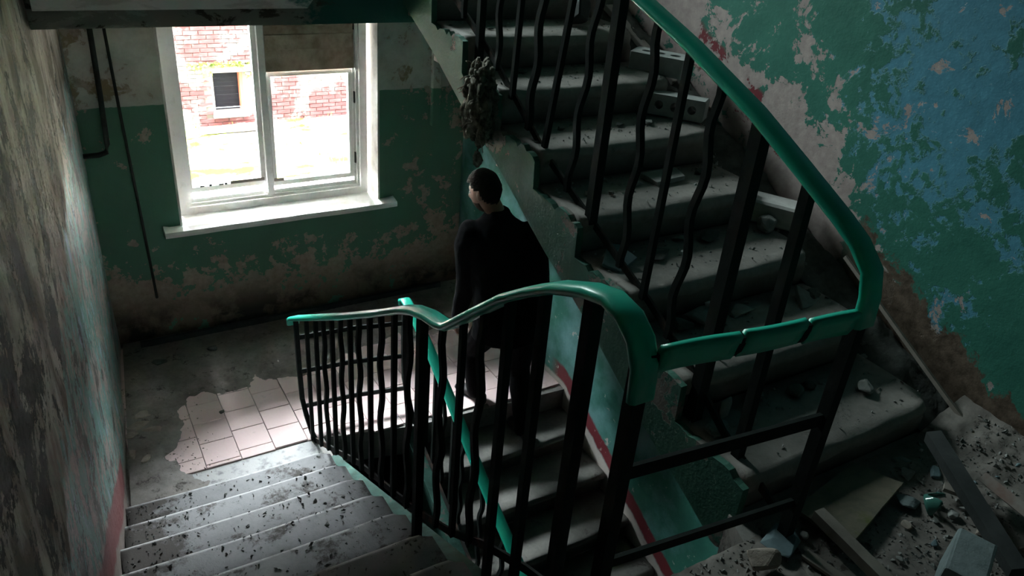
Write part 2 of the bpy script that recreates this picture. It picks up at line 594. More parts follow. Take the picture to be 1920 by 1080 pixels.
def tube(bm, pts, r, k=8):
    pts = [Vector(p) for p in pts]
    n = len(pts)
    rings = []
    ref = Vector((0.31, 0.17, 0.93))
    for i, p in enumerate(pts):
        t = (pts[min(i + 1, n - 1)] - pts[max(i - 1, 0)]).normalized()
        s = t.cross(ref)
        if s.length < 0.05:
            s = t.cross(Vector((1, 0, 0)))
        s.normalize()
        u = t.cross(s)
        rr = r[i] if isinstance(r, (list, tuple)) else r
        rings.append([bm.verts.new(p + (s * math.cos(a) + u * math.sin(a)) * rr) for a in (2 * math.pi * j / k for j in range(k))])
    for a, b in zip(rings, rings[1:]):
        for i in range(k):
            bm.faces.new((a[i], a[(i + 1) % k], b[(i + 1) % k], b[i]))
    bm.faces.new(rings[0][::-1])
    bm.faces.new(rings[-1])


def lerp_tab(tab, y):
    """piecewise linear table of (y, z)"""
    t = sorted(tab)
    if y <= t[0][0]:
        a, b = t[0], t[1]
    elif y >= t[-1][0]:
        a, b = t[-2], t[-1]
    else:
        for a, b in zip(t, t[1:]):
            if a[0] <= y <= b[0]:
                break
    return a[1] + (b[1] - a[1]) * (y - a[0]) / (b[0] - a[0])


# ------------------------------------------------------------------ the shell
XR = 1.14            # right wall
YF = 4.108           # window wall
Z_MID = -1.47        # window landing
RNG = random.Random(7)


def left_x(y):
    return -1.48 - 0.092 * (YF - y)


def rough_wall(name, u_range, v_range, fn, amp, mat, step=0.07):
    """a plastered wall sheet; fn(u, v, d) gives the point d proud of the wall plane"""
    bm = bmesh.new()
    nu = max(2, int((u_range[1] - u_range[0]) / step))
    nv = max(2, int((v_range[1] - v_range[0]) / step))
    g = []
    for i in range(nu + 1):
        r = []
        for j in range(nv + 1):
            u = u_range[0] + (u_range[1] - u_range[0]) * i / nu
            v = v_range[0] + (v_range[1] - v_range[0]) * j / nv
            d = amp * (mnoise.noise((u * 1.7, v * 1.3, 3.1)) + 0.5 * mnoise.noise((u * 5, v * 4, 8.2)))
            r.append(bm.verts.new(fn(u, v, d)))
        g.append(r)
    for i in range(nu):
        for j in range(nv):
            bm.faces.new((g[i][j], g[i + 1][j], g[i + 1][j + 1], g[i][j + 1]))
    o = struct(name, bm, mat, None, True)
    return o


wl = rough_wall('wall_left', (-3.4, YF + 0.02), (-3.1, 4.2), lambda u, v, d: (left_x(u) + d - 0.005, u, v), 0.012, M['wall_left'])
sol = wl.modifiers.new('depth', 'SOLIDIFY')
sol.thickness = 0.25
sol.offset = -1 if wl.data.polygons[0].normal.x > 0 else 1
wr = rough_wall('wall_right', (-3.4, YF + 0.02), (-3.1, 4.2), lambda u, v, d: (XR - d * 0.5 + 0.003, u, v), 0.010, M['wall_right'])
sol = wr.modifiers.new('depth', 'SOLIDIFY')
sol.thickness = 0.25
sol.offset = -1 if wr.data.polygons[0].normal.x < 0 else 1
struct('wall_near', box((-2.4, -3.6, -3.1), (1.4, -3.38, 4.2)), M['wall_far'])
struct('ceiling', box((-2.4, -3.6, 4.1), (1.4, 4.6, 4.3)), M['beam'])

# window wall with two openings, 0.36 m deep reveals
WX0, WX1, WZ0, WZ1 = -0.985, 0.445, -0.63, 0.975
UZ0, UZ1 = 2.05, 3.55
YB = YF + 0.42
bm = bmesh.new()
for a, b in (((-1.9, YF, -3.1), (WX0, YB, 4.2)), ((WX1, YF, -3.1), (1.4, YB, 4.2)), ((WX0, YF, -3.1), (WX1, YB, WZ0)),
             ((WX0, YF, WZ1), (WX1, YB, UZ0)), ((WX0, YF, UZ1), (WX1, YB, 4.2))):
    bm_box(bm, a, b)
bmesh.ops.remove_doubles(bm, verts=bm.verts, dist=1e-5)
wf = struct('wall_far', bm, M['wall_far'])
# limewashed plaster of the reveals
def reveal(x0, x1, z0, z1, parent):
    for a, b in (((x0 - 0.002, YF - 0.004, z0), (x0 + 0.012, YB, z1)), ((x1 - 0.012, YF - 0.004, z0), (x1 + 0.002, YB, z1))):
        link('reveal_plaster', box(a, b), M['reveal'], parent)
reveal(WX0, WX1, WZ0, WZ1, wf)

# window landing (lower) and the floor of the upper landing
lower = struct('floor', prism_xy([(-1.9, 2.20), (-0.52, 2.20), (-0.52, 2.60), (0.05, 2.47), (1.3, 2.40), (1.3, 4.3), (-1.9, 4.3)], Z_MID - 0.22, Z_MID), M['slab'])
upper = struct('floor', prism_xy([(-2.2, -3.4), (1.3, -3.4), (1.3, 0.03), (-0.02, 0.03), (-0.06, -0.08), (-0.50, -0.08), (-0.50, -0.42), (-2.2, -0.42)], -0.2, 0.0), M['slab'])
struct('floor', box((-2.2, -3.4, -3.1), (1.4, 4.3, -2.95)), M['slab'])
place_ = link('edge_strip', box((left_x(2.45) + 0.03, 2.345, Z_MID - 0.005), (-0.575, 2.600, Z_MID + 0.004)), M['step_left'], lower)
# the next landing above: slab on a downstand beam
bm = box((-1.9, 2.62, 0.985), (1.3, 2.90, 1.35))
bm_box(bm, (-1.9, 2.90, 1.18), (1.3, 4.3, 1.35))
struct('ceiling', bm, M['beam'])
# flights and landing overhead, above the view
over = thing('stair_flight', 'concrete flight overhead that climbs back over the left flight, above the view', 'stairs', (-1.1, 1.2, 2.0))
def place0(o, par):
    o.parent = par
    o.location = -Vector(par.location)
    return o
place0(link('soffit_slab', prism_yz([(2.60, 1.06), (2.60, 1.36), (-0.10, 2.80), (-0.10, 2.56)], -1.60, -0.50, 1), M['beam']), over)
struct('ceiling', box((-2.2, -3.4, 2.58), (1.3, -0.10, 2.80)), M['beam'])
over2 = thing('stair_flight', 'concrete flight overhead that climbs over the rising right flight, above the view', 'stairs', (0.5, 1.2, 3.2))
place0(link('soffit_slab', prism_yz([(-0.08, 2.60), (-0.08, 2.80), (2.70, 4.08), (2.70, 3.90)], 0.0, XR - 0.006, 1), M['beam']), over2)

# ------------------------------------------------------------------ stair flights
def step_bm(x0, x1, t, r, nose, seed, away, wear=0.006, chip_left=0.0, chip_right=0.0, drop=0.03):
    """one solid step; local origin at its nosing line. away = +1: treads run to +y (ascending away)"""
    prof = [(t + 0.02, 0.0), (t * 0.55, 0.0), (nose * 1.6, 0.0)]
    for a in (0, 22, 45, 68, 90):
        A = math.radians(a)
        prof.append((nose - nose * math.sin(A), -nose + nose * math.cos(A)))
    prof += [(0.006, -nose * 1.6), (0.032, -nose * 2.4), (0.034, -r - drop), (t + 0.02, -r - drop)]
    nx = 26
    bm = bmesh.new()
    rings = []
    for i in range(nx + 1):
        f = i / nx
        x = x0 + (x1 - x0) * f
        eR = max(0.0, 1 - (x1 - x) / 0.07) if chip_right else 0
        eL = max(0.0, 1 - (x - x0) / 0.16) if chip_left else 0
        ring = []
        for q, (y, z) in enumerate(prof):
            nn = mnoise.noise((x * 6.0, q * 0.6, seed * 7.7)) + 0.6 * mnoise.noise((x * 19, q, seed * 3.3))
            front = 1.0 if 3 <= q <= 8 else (0.35 if q == 2 else 0)
            yy = y + front * (wear * (0.5 + nn) + 0.04 * eR * eR * chip_right + chip_left * eL * (0.35 + 0.5 * nn))
            sag = -0.010 * math.sin(math.pi * f) * front
            zz = z + front * (wear * 0.8 * nn - 0.012 * eR * eR * chip_right - chip_left * 0.5 * eL) + sag + (0.002 * nn if q < 2 else 0)
            ring.append(bm.verts.new((x, away * yy, zz)))
        rings.append(ring)
    n = len(prof)
    for a, b in zip(rings, rings[1:]):
        for i in range(n):
            bm.faces.new((a[i], a[(i + 1) % n], b[(i + 1) % n], b[i]))
    bm.faces.new(rings[0][::-1])
    bm.faces.new(rings[-1])
    return bm


# --- left flight, going down from the upper landing to the window landing
LT, LR = 0.270, 0.1249
flL = thing('stair_flight', 'grey concrete stair flight going down along the left wall to the tiled landing', 'stairs', (-1.1, 2.357, Z_MID))
def place(o, parent, loc):
    """parent o and put its origin at the world point loc (parents are never rotated)"""
    w = Vector((0, 0, 0))
    p = parent
    while p is not None:
        w += Vector(p.location)
        p = p.parent
    o.parent = parent
    o.location = Vector(loc) - w
    return o
for k in range(10):
    y, z = 2.357 - LT * k, -1.345 + LR * k
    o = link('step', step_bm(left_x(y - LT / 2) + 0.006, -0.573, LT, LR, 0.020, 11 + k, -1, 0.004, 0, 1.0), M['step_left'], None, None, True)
    place(o, flL, (0, y, z))
slopeL = LR / LT
def zl(y):
    return -1.345 + (2.357 - y) * slopeL
bm = prism_yz([(2.42, -1.47), (2.30, zl(2.30) - 0.115), (-0.40, zl(-0.40) - 0.115), (-0.40, -0.33), (2.42, -1.74)], -0.575, -0.485, 1)
place(link('stringer', bm, M['stringer_dark']), flL, (0, 0, 0))
bm = prism_yz([(2.36, -1.46), (-0.42, zl(-0.42) - 0.14), (-0.42, -0.33), (2.36, -1.72)], -1.60, -0.575, 1)
place(link('soffit_slab', bm, M['slab']), flL, (0, 0, 0))

# --- upper right flight, going up from the upper landing
RT, RR = 0.327, 0.15
flR = thing('stair_flight', 'rubble-strewn concrete stair flight going up on the right to the landing overhead', 'stairs', (0.5, 0.0, 0.0))
for k in range(1, 9):
    y, z = RT * (k - 1), RR * k
    o = link('step', step_bm(0.012, 0.94, RT, RR, 0.034, 31 + k, 1, 0.007, 0.0, 1.0), M['step_right'], None, None, True)
    place(o, flR, (0, y, z))
# stepped, chipped side cheek painted green
def zr(y):
    return 0.15 + y * RR / RT
rr = random.Random(3)
cols = []
def soff(y):
    return -0.195 + 0.488 * y + 0.006 * math.sin(y * 9) + (0.06 * max(0, 0.06 - y) / 0.06 if y < 0.06 else 0)
for k in range(1, 9):
    y0, z0 = RT * (k - 1), RR * k
    m = 14
    for i in range(m + 1):
        f = i / m
        d = abs(rr.gauss(0, 0.005)) + (0.024 * rr.random() if rr.random() < 0.22 else 0)
        d += 0.030 * max(0, 1 - f * 4) if k in (1, 4, 5) else 0.010 * max(0, 1 - f * 5)
        y = y0 + 0.006 + 0.004 * rr.random() * (i == 0) + f * (RT - 0.002)
        cols.append((y, z0 - 0.004 - d))
bm = bmesh.new()
prev = None
for y, z in cols:
    cur = [bm.verts.new((x, y, zz)) for x in (-0.014, 0.014) for zz in (soff(y), z)]
    if prev:
        for i, j in ((0, 1), (3, 2), (1, 3), (2, 0)):
            bm.faces.new((prev[i], prev[j], cur[j], cur[i]))
    else:
        bm.faces.new((cur[0], cur[1], cur[3], cur[2]))
    prev = cur
bm.faces.new((prev[0], prev[2], prev[3], prev[1]))
place(link('stringer', bm, M['stringer']), flR, (0, 0, 0))
bm = prism_yz([(0.03, -0.19), (0.03, -0.02), (2.62, -0.035 + 0.459 * 2.62), (2.62, -0.190 + 0.488 * 2.62)], 0.014, XR - 0.006, 1)
place(link('soffit_slab', bm, M['stringer']), flR, (0, 0, 0))

# --- lower right flight, coming up from below to the window landing
flB = thing('stair_flight', 'dark stair flight coming up from below to the landing behind the bent railings', 'stairs', (0.6, 2.43, Z_MID))
for j in range(1, 10):
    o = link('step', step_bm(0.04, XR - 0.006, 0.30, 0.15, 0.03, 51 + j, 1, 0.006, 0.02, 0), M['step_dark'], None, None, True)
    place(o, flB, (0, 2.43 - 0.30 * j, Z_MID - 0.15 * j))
def zb(y):
    return Z_MID + (y - 2.43) * 0.5
bm = prism_yz([(2.47, Z_MID - 0.01), (2.47, Z_MID - 0.34), (-0.3, zb(-0.3) - 0.40), (-0.3, zb(-0.3) - 0.10), (2.37, zb(2.37) - 0.06)], -0.03, 0.05, 1)
place(link('stringer', bm, M['stringer_dark']), flB, (0, 0, 0))
bm = prism_yz([(2.44, Z_MID - 0.17), (2.44, Z_MID - 0.33), (-0.3, zb(-0.3) - 0.38), (-0.3, zb(-0.3) - 0.17)], 0.05, XR - 0.006, 1)
place(link('soffit_slab', bm, M['slab']), flB, (0, 0, 0))

# ------------------------------------------------------------------ railings
BAL = 0.021
def bar_pts(x, y, z0, z1, wavy, phase=0):
    if not wavy:
        return [(x, y, z0), (x, y, z1)]
    pts = []
    n = 22
    for i in range(n + 1):
        f = i / n
        env = min(1, f / 0.10, (1 - f) / 0.10)
        pts.append((x, y + 0.013 * env * math.sin(2 * math.pi * (f * 3.0 + phase)), z0 + (z1 - z0) * f))
    return pts


def baluster(par, x, y, z0, z1, wavy=False, w=BAL, name='baluster', lean=0.0, phase=0.0, mat='metal'):
    bm = bmesh.new()
    pts = bar_pts(x, y, z0, z1, wavy, phase)
    if lean:
        pts = [(px, py + lean * (pz - z0) / (z1 - z0), pz) for px, py, pz in pts]
    sweep(bm, pts, w, w, (1, 0, 0), False)
    return place(link(name, bm, M[mat]), par, (0, 0, 0))


# --- railing of the left flight
RX = -0.60
hand1 = [(2.835, -0.760), (2.838, -0.725), (2.80, -0.700), (1.949, -0.215), (1.535, 0.030), (1.22, 0.222), (1.112, 0.278), (1.00, 0.318), (0.90, 0.340),
         (0.84, 0.368), (0.652, 0.528), (0.50, 0.655), (0.38, 0.738), (0.266, 0.807), (0.142, 0.862), (0.064, 0.882), (0.00, 0.872), (-0.048, 0.838), (-0.074, 0.783), (-0.080, 0.700)]
r1 = thing('stair_railing', 'black iron stair railing with a dented green handrail beside the descending left flight', 'railing', (RX, 1.2, zl(1.2)))
bm = bmesh.new()
sweep(bm, [(RX, y, z) for y, z in hand1], 0.072, 0.028, (1, 0, 0))
place(link('handrail', bm, M['plastic'], None, None, True), r1, (0, 0, 0))
tab1 = [(y, z) for y, z in hand1 if y < 2.82 and y > -0.05]
flat1 = [(2.577, -1.455), (1.831, -1.035), (1.174, -0.755), (0.828, -0.570), (0.537, -0.370), (0.291, -0.235), (-0.05, -0.09)]
bm = bmesh.new()
sweep(bm, [(RX + 0.03, y, z) for y, z in flat1], 0.010, 0.032, (1, 0, 0), False)
place(link('bottom_rail', bm, M['rust']), r1, (0, 0, 0))
# end post that runs down in front of the landing and curls back to its edge
bm = bmesh.new()
sweep(bm, [(RX + 0.01, 2.815, -0.715), (RX + 0.01, 2.80, -1.05), (RX + 0.01, 2.775, -1.27), (RX + 0.015, 2.72, -1.36), (RX + 0.02, 2.64, -1.43), (RX + 0.03, 2.57, -1.475)], 0.026, 0.026, (1, 0, 0), False)
place(link('end_post', bm, M['metal']), r1, (0, 0, 0))
for i, (y, wv) in enumerate([(2.607, 0), (2.43, 0), (2.29, 1), (2.149, 0), (2.01, 1), (1.875, 0), (1.755, 1), (1.617, 0), (1.487, 1), (1.345, 0), (1.20, 1), (0.916, 1), (0.775, 0), (0.648, 1)]):
    baluster(r1, RX + 0.015, y, lerp_tab(flat1, y) - 0.005, lerp_tab(tab1, y) - 0.01, bool(wv), BAL, phase=0.13 * i)
for y, w in ((1.075, 0.034), (0.50, 0.026), (0.335, 0.026), (0.137, 0.036)):
    baluster(r1, RX + 0.01, y, zl(y) - 0.22, lerp_tab(tab1, y) - 0.01, False, w, 'post')
baluster(r1, RX, -0.062, -0.10, 0.80, False, 0.036, 'newel_post')

# --- railing of the upper right flight
QX = 0.05
hand3 = [(-0.140, 0.770), (-0.135, 0.850), (-0.118, 0.915), (-0.062, 0.968), (0.001, 1.005), (0.166, 1.088), (0.345, 1.176), (0.634, 1.290), (0.908, 1.382), (1.4, 1.60), (2.0, 1.88), (2.6, 2.16)]
r3 = thing('stair_railing', 'black iron stair railing with a green handrail on the rubble-strewn rising flight', 'railing', (QX, 1.2, zr(1.2)))
bm = bmesh.new()
sweep(bm, [(QX, y, z) for y, z in hand3], 0.072, 0.028, (1, 0, 0))
place(link('handrail', bm, M['plastic'], None, None, True), r3, (0, 0, 0))
flat3 = [(2.5, 1.30), (1.855, 1.001), (1.582, 0.846), (1.37, 0.720), (1.103, 0.610), (0.842, 0.506), (0.639, 0.430), (0.383, 0.305), (0.189, 0.178), (-0.05, 0.082)]
bm = bmesh.new()
sweep(bm, [(QX + 0.012, y, z) for y, z in flat3], 0.010, 0.028, (1, 0, 0), False)
place(link('bottom_rail', bm, M['rust']), r3, (0, 0, 0))
tab3 = [(y, z) for y, z in hand3 if y > -0.1]
for i, (y, y2, wv, w) in enumerate([(2.25, 2.25, 0, BAL), (2.09, 2.09, 1, BAL), (1.775, 1.765, 1, BAL), (1.63, 1.60, 0, BAL), (1.485, 1.44, 1, 0.025), (1.36, 1.24, 0, BAL), (1.17, 1.11, 1, BAL),
                                    (0.80, 0.80, 1, BAL), (0.655, 0.64, 0, BAL), (0.505, 0.49, 1, BAL), (0.108, 0.119, 0, 0.030)]):
    baluster(r3, QX, y, lerp_tab(flat3, y) - 0.008, lerp_tab(tab3, y2) - 0.01, bool(wv), w, lean=y2 - y, phase=0.19 * i)
for y, w in ((1.933, 0.030), (1.0, 0.036), (0.316, 0.042)):
    kk = math.floor(y / RT) + 1
    baluster(r3, QX, y, RR * kk - 0.03, lerp_tab(tab3, y) - 0.01, False, w, 'post')
baluster(r3, QX, -0.125, 0.0, 0.80, False, 0.034, 'newel_post')

# --- railing of the lower flight
PX = 0.06
hand2 = [(2.74, -0.72), (2.745, -0.69), (2.71, -0.672), (2.62, -0.690), (2.391, -0.795), (2.017, -1.000), (1.666, -1.215), (1.471, -1.325), (0.9, -1.62), (0.3, -1.92)]
r2 = thing('stair_railing', 'dark railing with a faded green handrail on the lower flight, seen through the nearer bars', 'railing', (PX, 2.0, zb(2.0)))
bm = bmesh.new()
sweep(bm, [(PX, y, z) for y, z in hand2], 0.064, 0.024, (1, 0, 0))
place(link('handrail', bm, M['plastic'], None, None, True), r2, (0, 0, 0))
flat2 = [(2.46, -1.49), (0.3, -1.49 - 2.16 * 0.5)]
bm = bmesh.new()
sweep(bm, [(PX - 0.02, y, z) for y, z in flat2], 0.010, 0.03, (1, 0, 0), False)
place(link('bottom_rail', bm, M['rust']), r2, (0, 0, 0))
bm = bmesh.new()
sweep(bm, [(PX, 2.725, -0.70), (PX, 2.72, -1.05), (PX, 2.705, -1.25), (PX, 2.66, -1.34), (PX - 0.01, 2.57, -1.43), (PX - 0.02, 2.47, -1.50)], 0.03, 0.026, (1, 0, 0), False)
place(link('end_post', bm, M['metal']), r2, (0, 0, 0))
tab2 = [(y, z) for y, z in hand2 if y < 2.70]
for i in range(17):
    y = 2.50 - 0.125 * i
    big = i in (1, 8, 14)
    baluster(r2, PX, y, lerp_tab(flat2, y) - (0.06 if big else 0.01), lerp_tab(tab2, y) - 0.008, i % 2 == 1 and not big, 0.030 if big else BAL, 'post' if big else 'baluster', phase=0.21 * i)

# --- short panel of flat bars that closes the gap at the window landing
g1 = thing('gap_barrier', 'three dark flat bars closing the gap between railings at the tiled landing', 'railing', (-0.27, 2.79, Z_MID))
for z0, z1 in ((-0.828, -0.846), (-1.073, -1.093), (-1.338, -1.350)):
    bm = bmesh.new()
    sweep(bm, [(RX + 0.02, 2.785, z0), (-0.27, 2.77, (z0 + z1) / 2 + 0.004), (PX + 0.01, 2.72, z1)], 0.008, 0.030, (0, 1, 0), False)
    place(link('flat_bar', bm, M['metal']), g1, (0, 0, 0))
# --- the guard at the head of the gap, by the camera
g2 = thing('guard_rail', 'level guard rail with a taped green plastic cover between the two near newel posts', 'railing', (-0.28, -0.10, 0.0))
GA, GB = Vector((RX + 0.012, -0.072, 0.795)), Vector((QX - 0.012, -0.132, 0.785))
bm = bmesh.new()
sweep(bm, [GA, GB], 0.012, 0.030, (0, 1, 0), False)
place(link('flat_bar', bm, M['metal']), g2, (0, 0, 0))
cuts = [(0.035, 0.375, 0.0), (0.395, 0.695, 0.004), (0.72, 0.965, -0.002)]
for a, b, dz in cuts:
    bm = bmesh.new()
    pts = []
    for i in range(7):
        f = a + (b - a) * i / 6
        p = GA.lerp(GB, f)
        pts.append((p.x, p.y - 0.002, p.z + dz + 0.004 * math.sin(f * 9)))
    sweep(bm, pts, 0.024, 0.074, (0, 1, 0.25))
    place(link('plastic_cover', bm, M['plastic'], None, None, True), g2, (0, 0, 0))
for f in (0.385, 0.707):
    p = GA.lerp(GB, f)
    bm = bmesh.new()
    sweep(bm, [(p.x - 0.010, p.y, p.z), (p.x + 0.010, p.y - 0.001, p.z)], 0.028, 0.058, (0, 1, 0.25))
    place(link('tape_wrap', bm, M['metal']), g2, (0, 0, 0))
for z, w in ((0.470, 0.040), (0.166, 0.030)):
    bm = bmesh.new()
    sweep(bm, [(RX, -0.064, z), (QX, -0.125, z - 0.003)], 0.012, w, (0, 1, 0), False)
    place(link('flat_bar', bm, M['metal']), g2, (0, 0, 0))

# ------------------------------------------------------------------ window
win = thing('window_1', 'white two-light timber window with fibreboard across its upper right', None, (-0.27, 4.28, WZ0))
win['kind'] = 'structure'
FX0, FX1, FZ0, FZ1 = -0.955, 0.405, -0.600, 0.975
def wbox(name, a, b, mat='white', par=None, bev=0.003):
    bm = box(a, b)
    if bev:
        bmesh.ops.bevel(bm, geom=bm.edges[:], offset=bev, segments=1, affect='EDGES', profile=0.5)
    return place(link(name, bm, M[mat]), par or win, (0, 0, 0))
# outer frame in three stepped mouldings
def ring_bm(x0, x1, z0, z1, w, y0, y1):
    bm = bmesh.new()
    bm_box(bm, (x0, y0, z0), (x0 + w, y1, z1))
    bm_box(bm, (x1 - w, y0, z0), (x1, y1, z1))
    bm_box(bm, (x0 + w, y0, z0), (x1 - w, y1, z0 + w))
    bm_box(bm, (x0 + w, y0, z1 - w), (x1 - w, y1, z1))
    return bm
place(link('window_frame', ring_bm(FX0, FX1, FZ0, FZ1, 0.055, 4.245, 4.40), M['white']), win, (0, 0, 0))
place(link('frame_moulding', ring_bm(FX0 + 0.045, FX1 - 0.045, FZ0 + 0.045, FZ1, 0.030, 4.268, 4.40), M['white']), win, (0, 0, 0))
place(link('frame_moulding', ring_bm(FX0 + 0.068, FX1 - 0.068, FZ0 + 0.075, FZ1, 0.026, 4.285, 4.40), M['white']), win, (0, 0, 0))
wbox('mullion', (-0.350, 4.262, FZ0 + 0.07), (-0.302, 4.38, FZ1 - 0.03))
# sashes
def sash(x0, x1, z0, z1, glass_top=None):
    s = place(link('sash', ring_bm(x0, x1, z0, z1, 0.034, 4.292, 4.335), M['white']), win, (0, 0, 0))
    bm = box((x0 + 0.03, 4.310, z0 + 0.03), (x1 - 0.03, 4.314, z1 - 0.03))
    g = link('glass_pane', bm, M['glass'])
    g.parent = s
    return s
sash(-0.888, -0.348, -0.455, 0.945)
sash(-0.304, 0.318, -0.475, 0.352)
bd = wbox('fibreboard_panel', (-0.318, 4.272, 0.352), (0.322, 4.290, 0.95), 'board', None, 0.004)
for z in (0.50, 0.655):
    bm = box((-0.30, 4.262, z), (0.305, 4.273, z + 0.10))
    bmesh.ops.bevel(bm, geom=bm.edges[:], offset=0.003, segments=1, affect='EDGES', profile=0.5)
    b = link('fibreboard_strip', bm, M['board'])
    b.parent = bd
# bits of timber and dirt left on the bottom rails, hinges on the right jamb
for x0, x1, z0 in ((-0.60, -0.362, -0.421), (-0.292, -0.222, -0.440)):
    wbox('timber_strip', (x0, 4.284, z0), (x1, 4.2925, z0 + 0.022), 'wood', None, 0.002)
for i, (x, z0, sx) in enumerate(((-0.805, -0.421, 0.030), (-0.745, -0.421, 0.020), (-0.680, -0.421, 0.034), (-0.640, -0.421, 0.018))):
    wbox('dirt_clod', (x, 4.284, z0), (x + sx, 4.2925, z0 + 0.012 + 0.004 * (i % 2)), 'stone_dk', None, 0.003)
for z0 in (-0.36, 0.10, 0.62):
    wbox('hinge', (0.316, 4.270, z0), (0.326, 4.292, z0 + 0.085), 'rust', None, 0.002)
# sill board
bm = prism_yz([(4.020, -0.650), (4.016, -0.632), (4.022, -0.612), (4.26, -0.595), (4.26, -0.640)], -1.098, 0.557, 14)
for v in bm.verts:
    v.co.z += 0.004 * mnoise.noise((v.co.x * 4, v.co.y * 9, 1.0))
    if v.co.y < 4.03:
        v.co.y += 0.006 * mnoise.noise((v.co.x * 7, 2.2, 1.0))
    if v.co.x > WX1 and v.co.y > YF:
        v.co.y = YF
    if v.co.x < WX0 and v.co.y > YF:
        v.co.y = YF
place(link('window_sill', bm, M['white']), win, (0, 0, 0))
# upper window, out of the frame; it lights the flight overhead
win2 = thing('window_2', 'white timber window of the landing above', None, (-0.27, 4.3, UZ0))
win2['kind'] = 'structure'
place(link('window_frame', ring_bm(WX0, WX1, UZ0, UZ1, 0.06, 4.26, 4.38), M['white']), win2, (0, 0, 0))
place(link('mullion', box((-0.30, 4.27, UZ0), (-0.24, 4.36, UZ1)), M['white']), win2, (0, 0, 0))
place(link('glass_pane', box((WX0 + 0.05, 4.310, UZ0 + 0.05), (WX1 - 0.05, 4.314, UZ1 - 0.05)), M['glass_dimming']), win2, (0, 0, 0))

# pipes and ducts on the window wall
bm = bmesh.new()
tube(bm, [(-1.325, 4.05, 1.18), (-1.335, 4.05, 0.35), (-1.345, 4.05, 0.02), (-1.357, 4.05, -0.030), (-1.40, 4.055, -0.045), (-1.53, 4.06, -0.047)], 0.016, 10)
tag(link('drain_pipe', bm, M['pipe'], None, None, True), 'dark bent pipe turning left low on the wall left of the window', 'pipe')
bm = bmesh.new()
tube(bm, [(-1.262, 4.062, 1.18), (-1.256, 4.06, 0.70), (-1.245, 4.06, 0.2), (-1.222, 4.06, -0.5), (-1.206, 4.062, -1.10)], 0.009, 8)
tag(link('heating_pipe', bm, M['pipe'], None, None, True), 'thin dark straight pipe running down beside the window on its left', 'pipe')
bm = box((0.850, 4.07, -0.06), (0.925, YF, 1.18))
bmesh.ops.bevel(bm, geom=bm.edges[:], offset=0.006, segments=1, affect='EDGES', profile=0.5)
tag(link('cable_duct', bm, M['wall_far']), 'narrow upright duct in the corner right of the window', 'duct')

# ------------------------------------------------------------------ floor tiles of the window landing and the dirt over them
TS = 0.197
tile_me = None
for i in range(-1, 13):
    x0 = -1.40 + TS * i
    off = (0.05, -0.03, 0.02, -0.055, 0.06, 0.0, 0.03)[i % 7]
    j0 = 0
    for j in range(0, 8):
        y0 = 2.604 + off - TS * 0.7 + TS * j
        y1 = y0 + TS - 0.004
        yedge = 2.604 if x0 < -0.55 else 2.604 - 0.13 * min(1, (x0 + 0.55) / 0.6) - 0.02
        y0 = max(y0, yedge + (0.012 if i in (3,) else 0.0))
        x1 = min(x0 + TS - 0.004, XR - 0.003)
        xa = max(x0, left_x(3.0) + 0.005)
        y1 = min(y1, YF - 0.004)
        if y1 - y0 < 0.02 or x1 - xa < 0.03:
            continue
        bm = box((xa, y0, 0), (x1, y1, 0.012))
        bmesh.ops.bevel(bm, geom=[e for e in bm.edges if all(v.co.z > 0.01 for v in e.verts)], offset=0.002, segments=1, affect='EDGES', profile=0.5)
        cx, cy = (xa + x1) / 2, (y0 + y1) / 2
        for v in bm.verts:
            v.co.x -= cx
            v.co.y -= cy
        o = link('tile', bm, M['tile'], lower)
        o.location = (cx, cy, Z_MID + RNG.uniform(-0.002, 0.0015))
        o.rotation_euler = (RNG.gauss(0, 0.004), RNG.gauss(0, 0.004), RNG.gauss(0, 0.004))

# clean patch outline: dirt lies outside it
def clean(x, y):
    left = lerp_tab([(2.55, -1.31), (2.72, -1.36), (2.80, -1.40), (2.86, -1.30), (3.05, -1.27), (3.22, -1.245), (3.36, -1.16), (3.7, -1.0)], y)
    top = lerp_tab([(-1.4, 3.18), (-1.2, 3.33), (-1.08, 3.36), (-0.97, 3.27), (-0.80, 3.32), (-0.735, 3.385), (-0.60, 3.30), (-0.45, 3.26), (-0.2, 3.36), (0.1, 3.46), (0.4, 3.52), (0.9, 3.50), (1.14, 3.45)], x)
    return min((x - left), (top - y))
bm = bmesh.new()
N1, N2 = 150, 88
gx = []
for i in range(N1 + 1):
    r = []
    for j in range(N2 + 1):
        y = 2.36 + (YF - 0.004 - 2.36) * j / N2
        x0 = left_x(y) + 0.012
        x = x0 + (XR - 0.008 - x0) * i / N1
        d = -clean(x, y) + 0.05 * mnoise.noise((x * 9, y * 9, 0)) + 0.025 * mnoise.noise((x * 27, y * 27, 5))
        if y < 2.60:
            d = min(d, (-1.26 - x) * 0.25 + 0.03 * mnoise.noise((x * 11, y * 11, 4)))
        h = 0.0125 + max(-0.02, min(0.016, d * 0.14)) + 0.004 * mnoise.noise((x * 40, y * 40, 2)) * (1 if d > 0.02 else 0)
        r.append(bm.verts.new((x, y, Z_MID + h)))
    gx.append(r)
for i in range(N1):
    for j in range(N2):
        q = (gx[i][j], gx[i + 1][j], gx[i + 1][j + 1], gx[i][j + 1])
        if any(v.co.z > Z_MID + 0.0 for v in q):
            bm.faces.new(q)
bmesh.ops.delete(bm, geom=[v for v in bm.verts if not v.link_faces], context='VERTS')
tag(link('floor_dirt', bm, M['dirt'], None, None, True), 'layer of grey dirt over the tiles along the window wall', 'dirt', None, 'stuff')

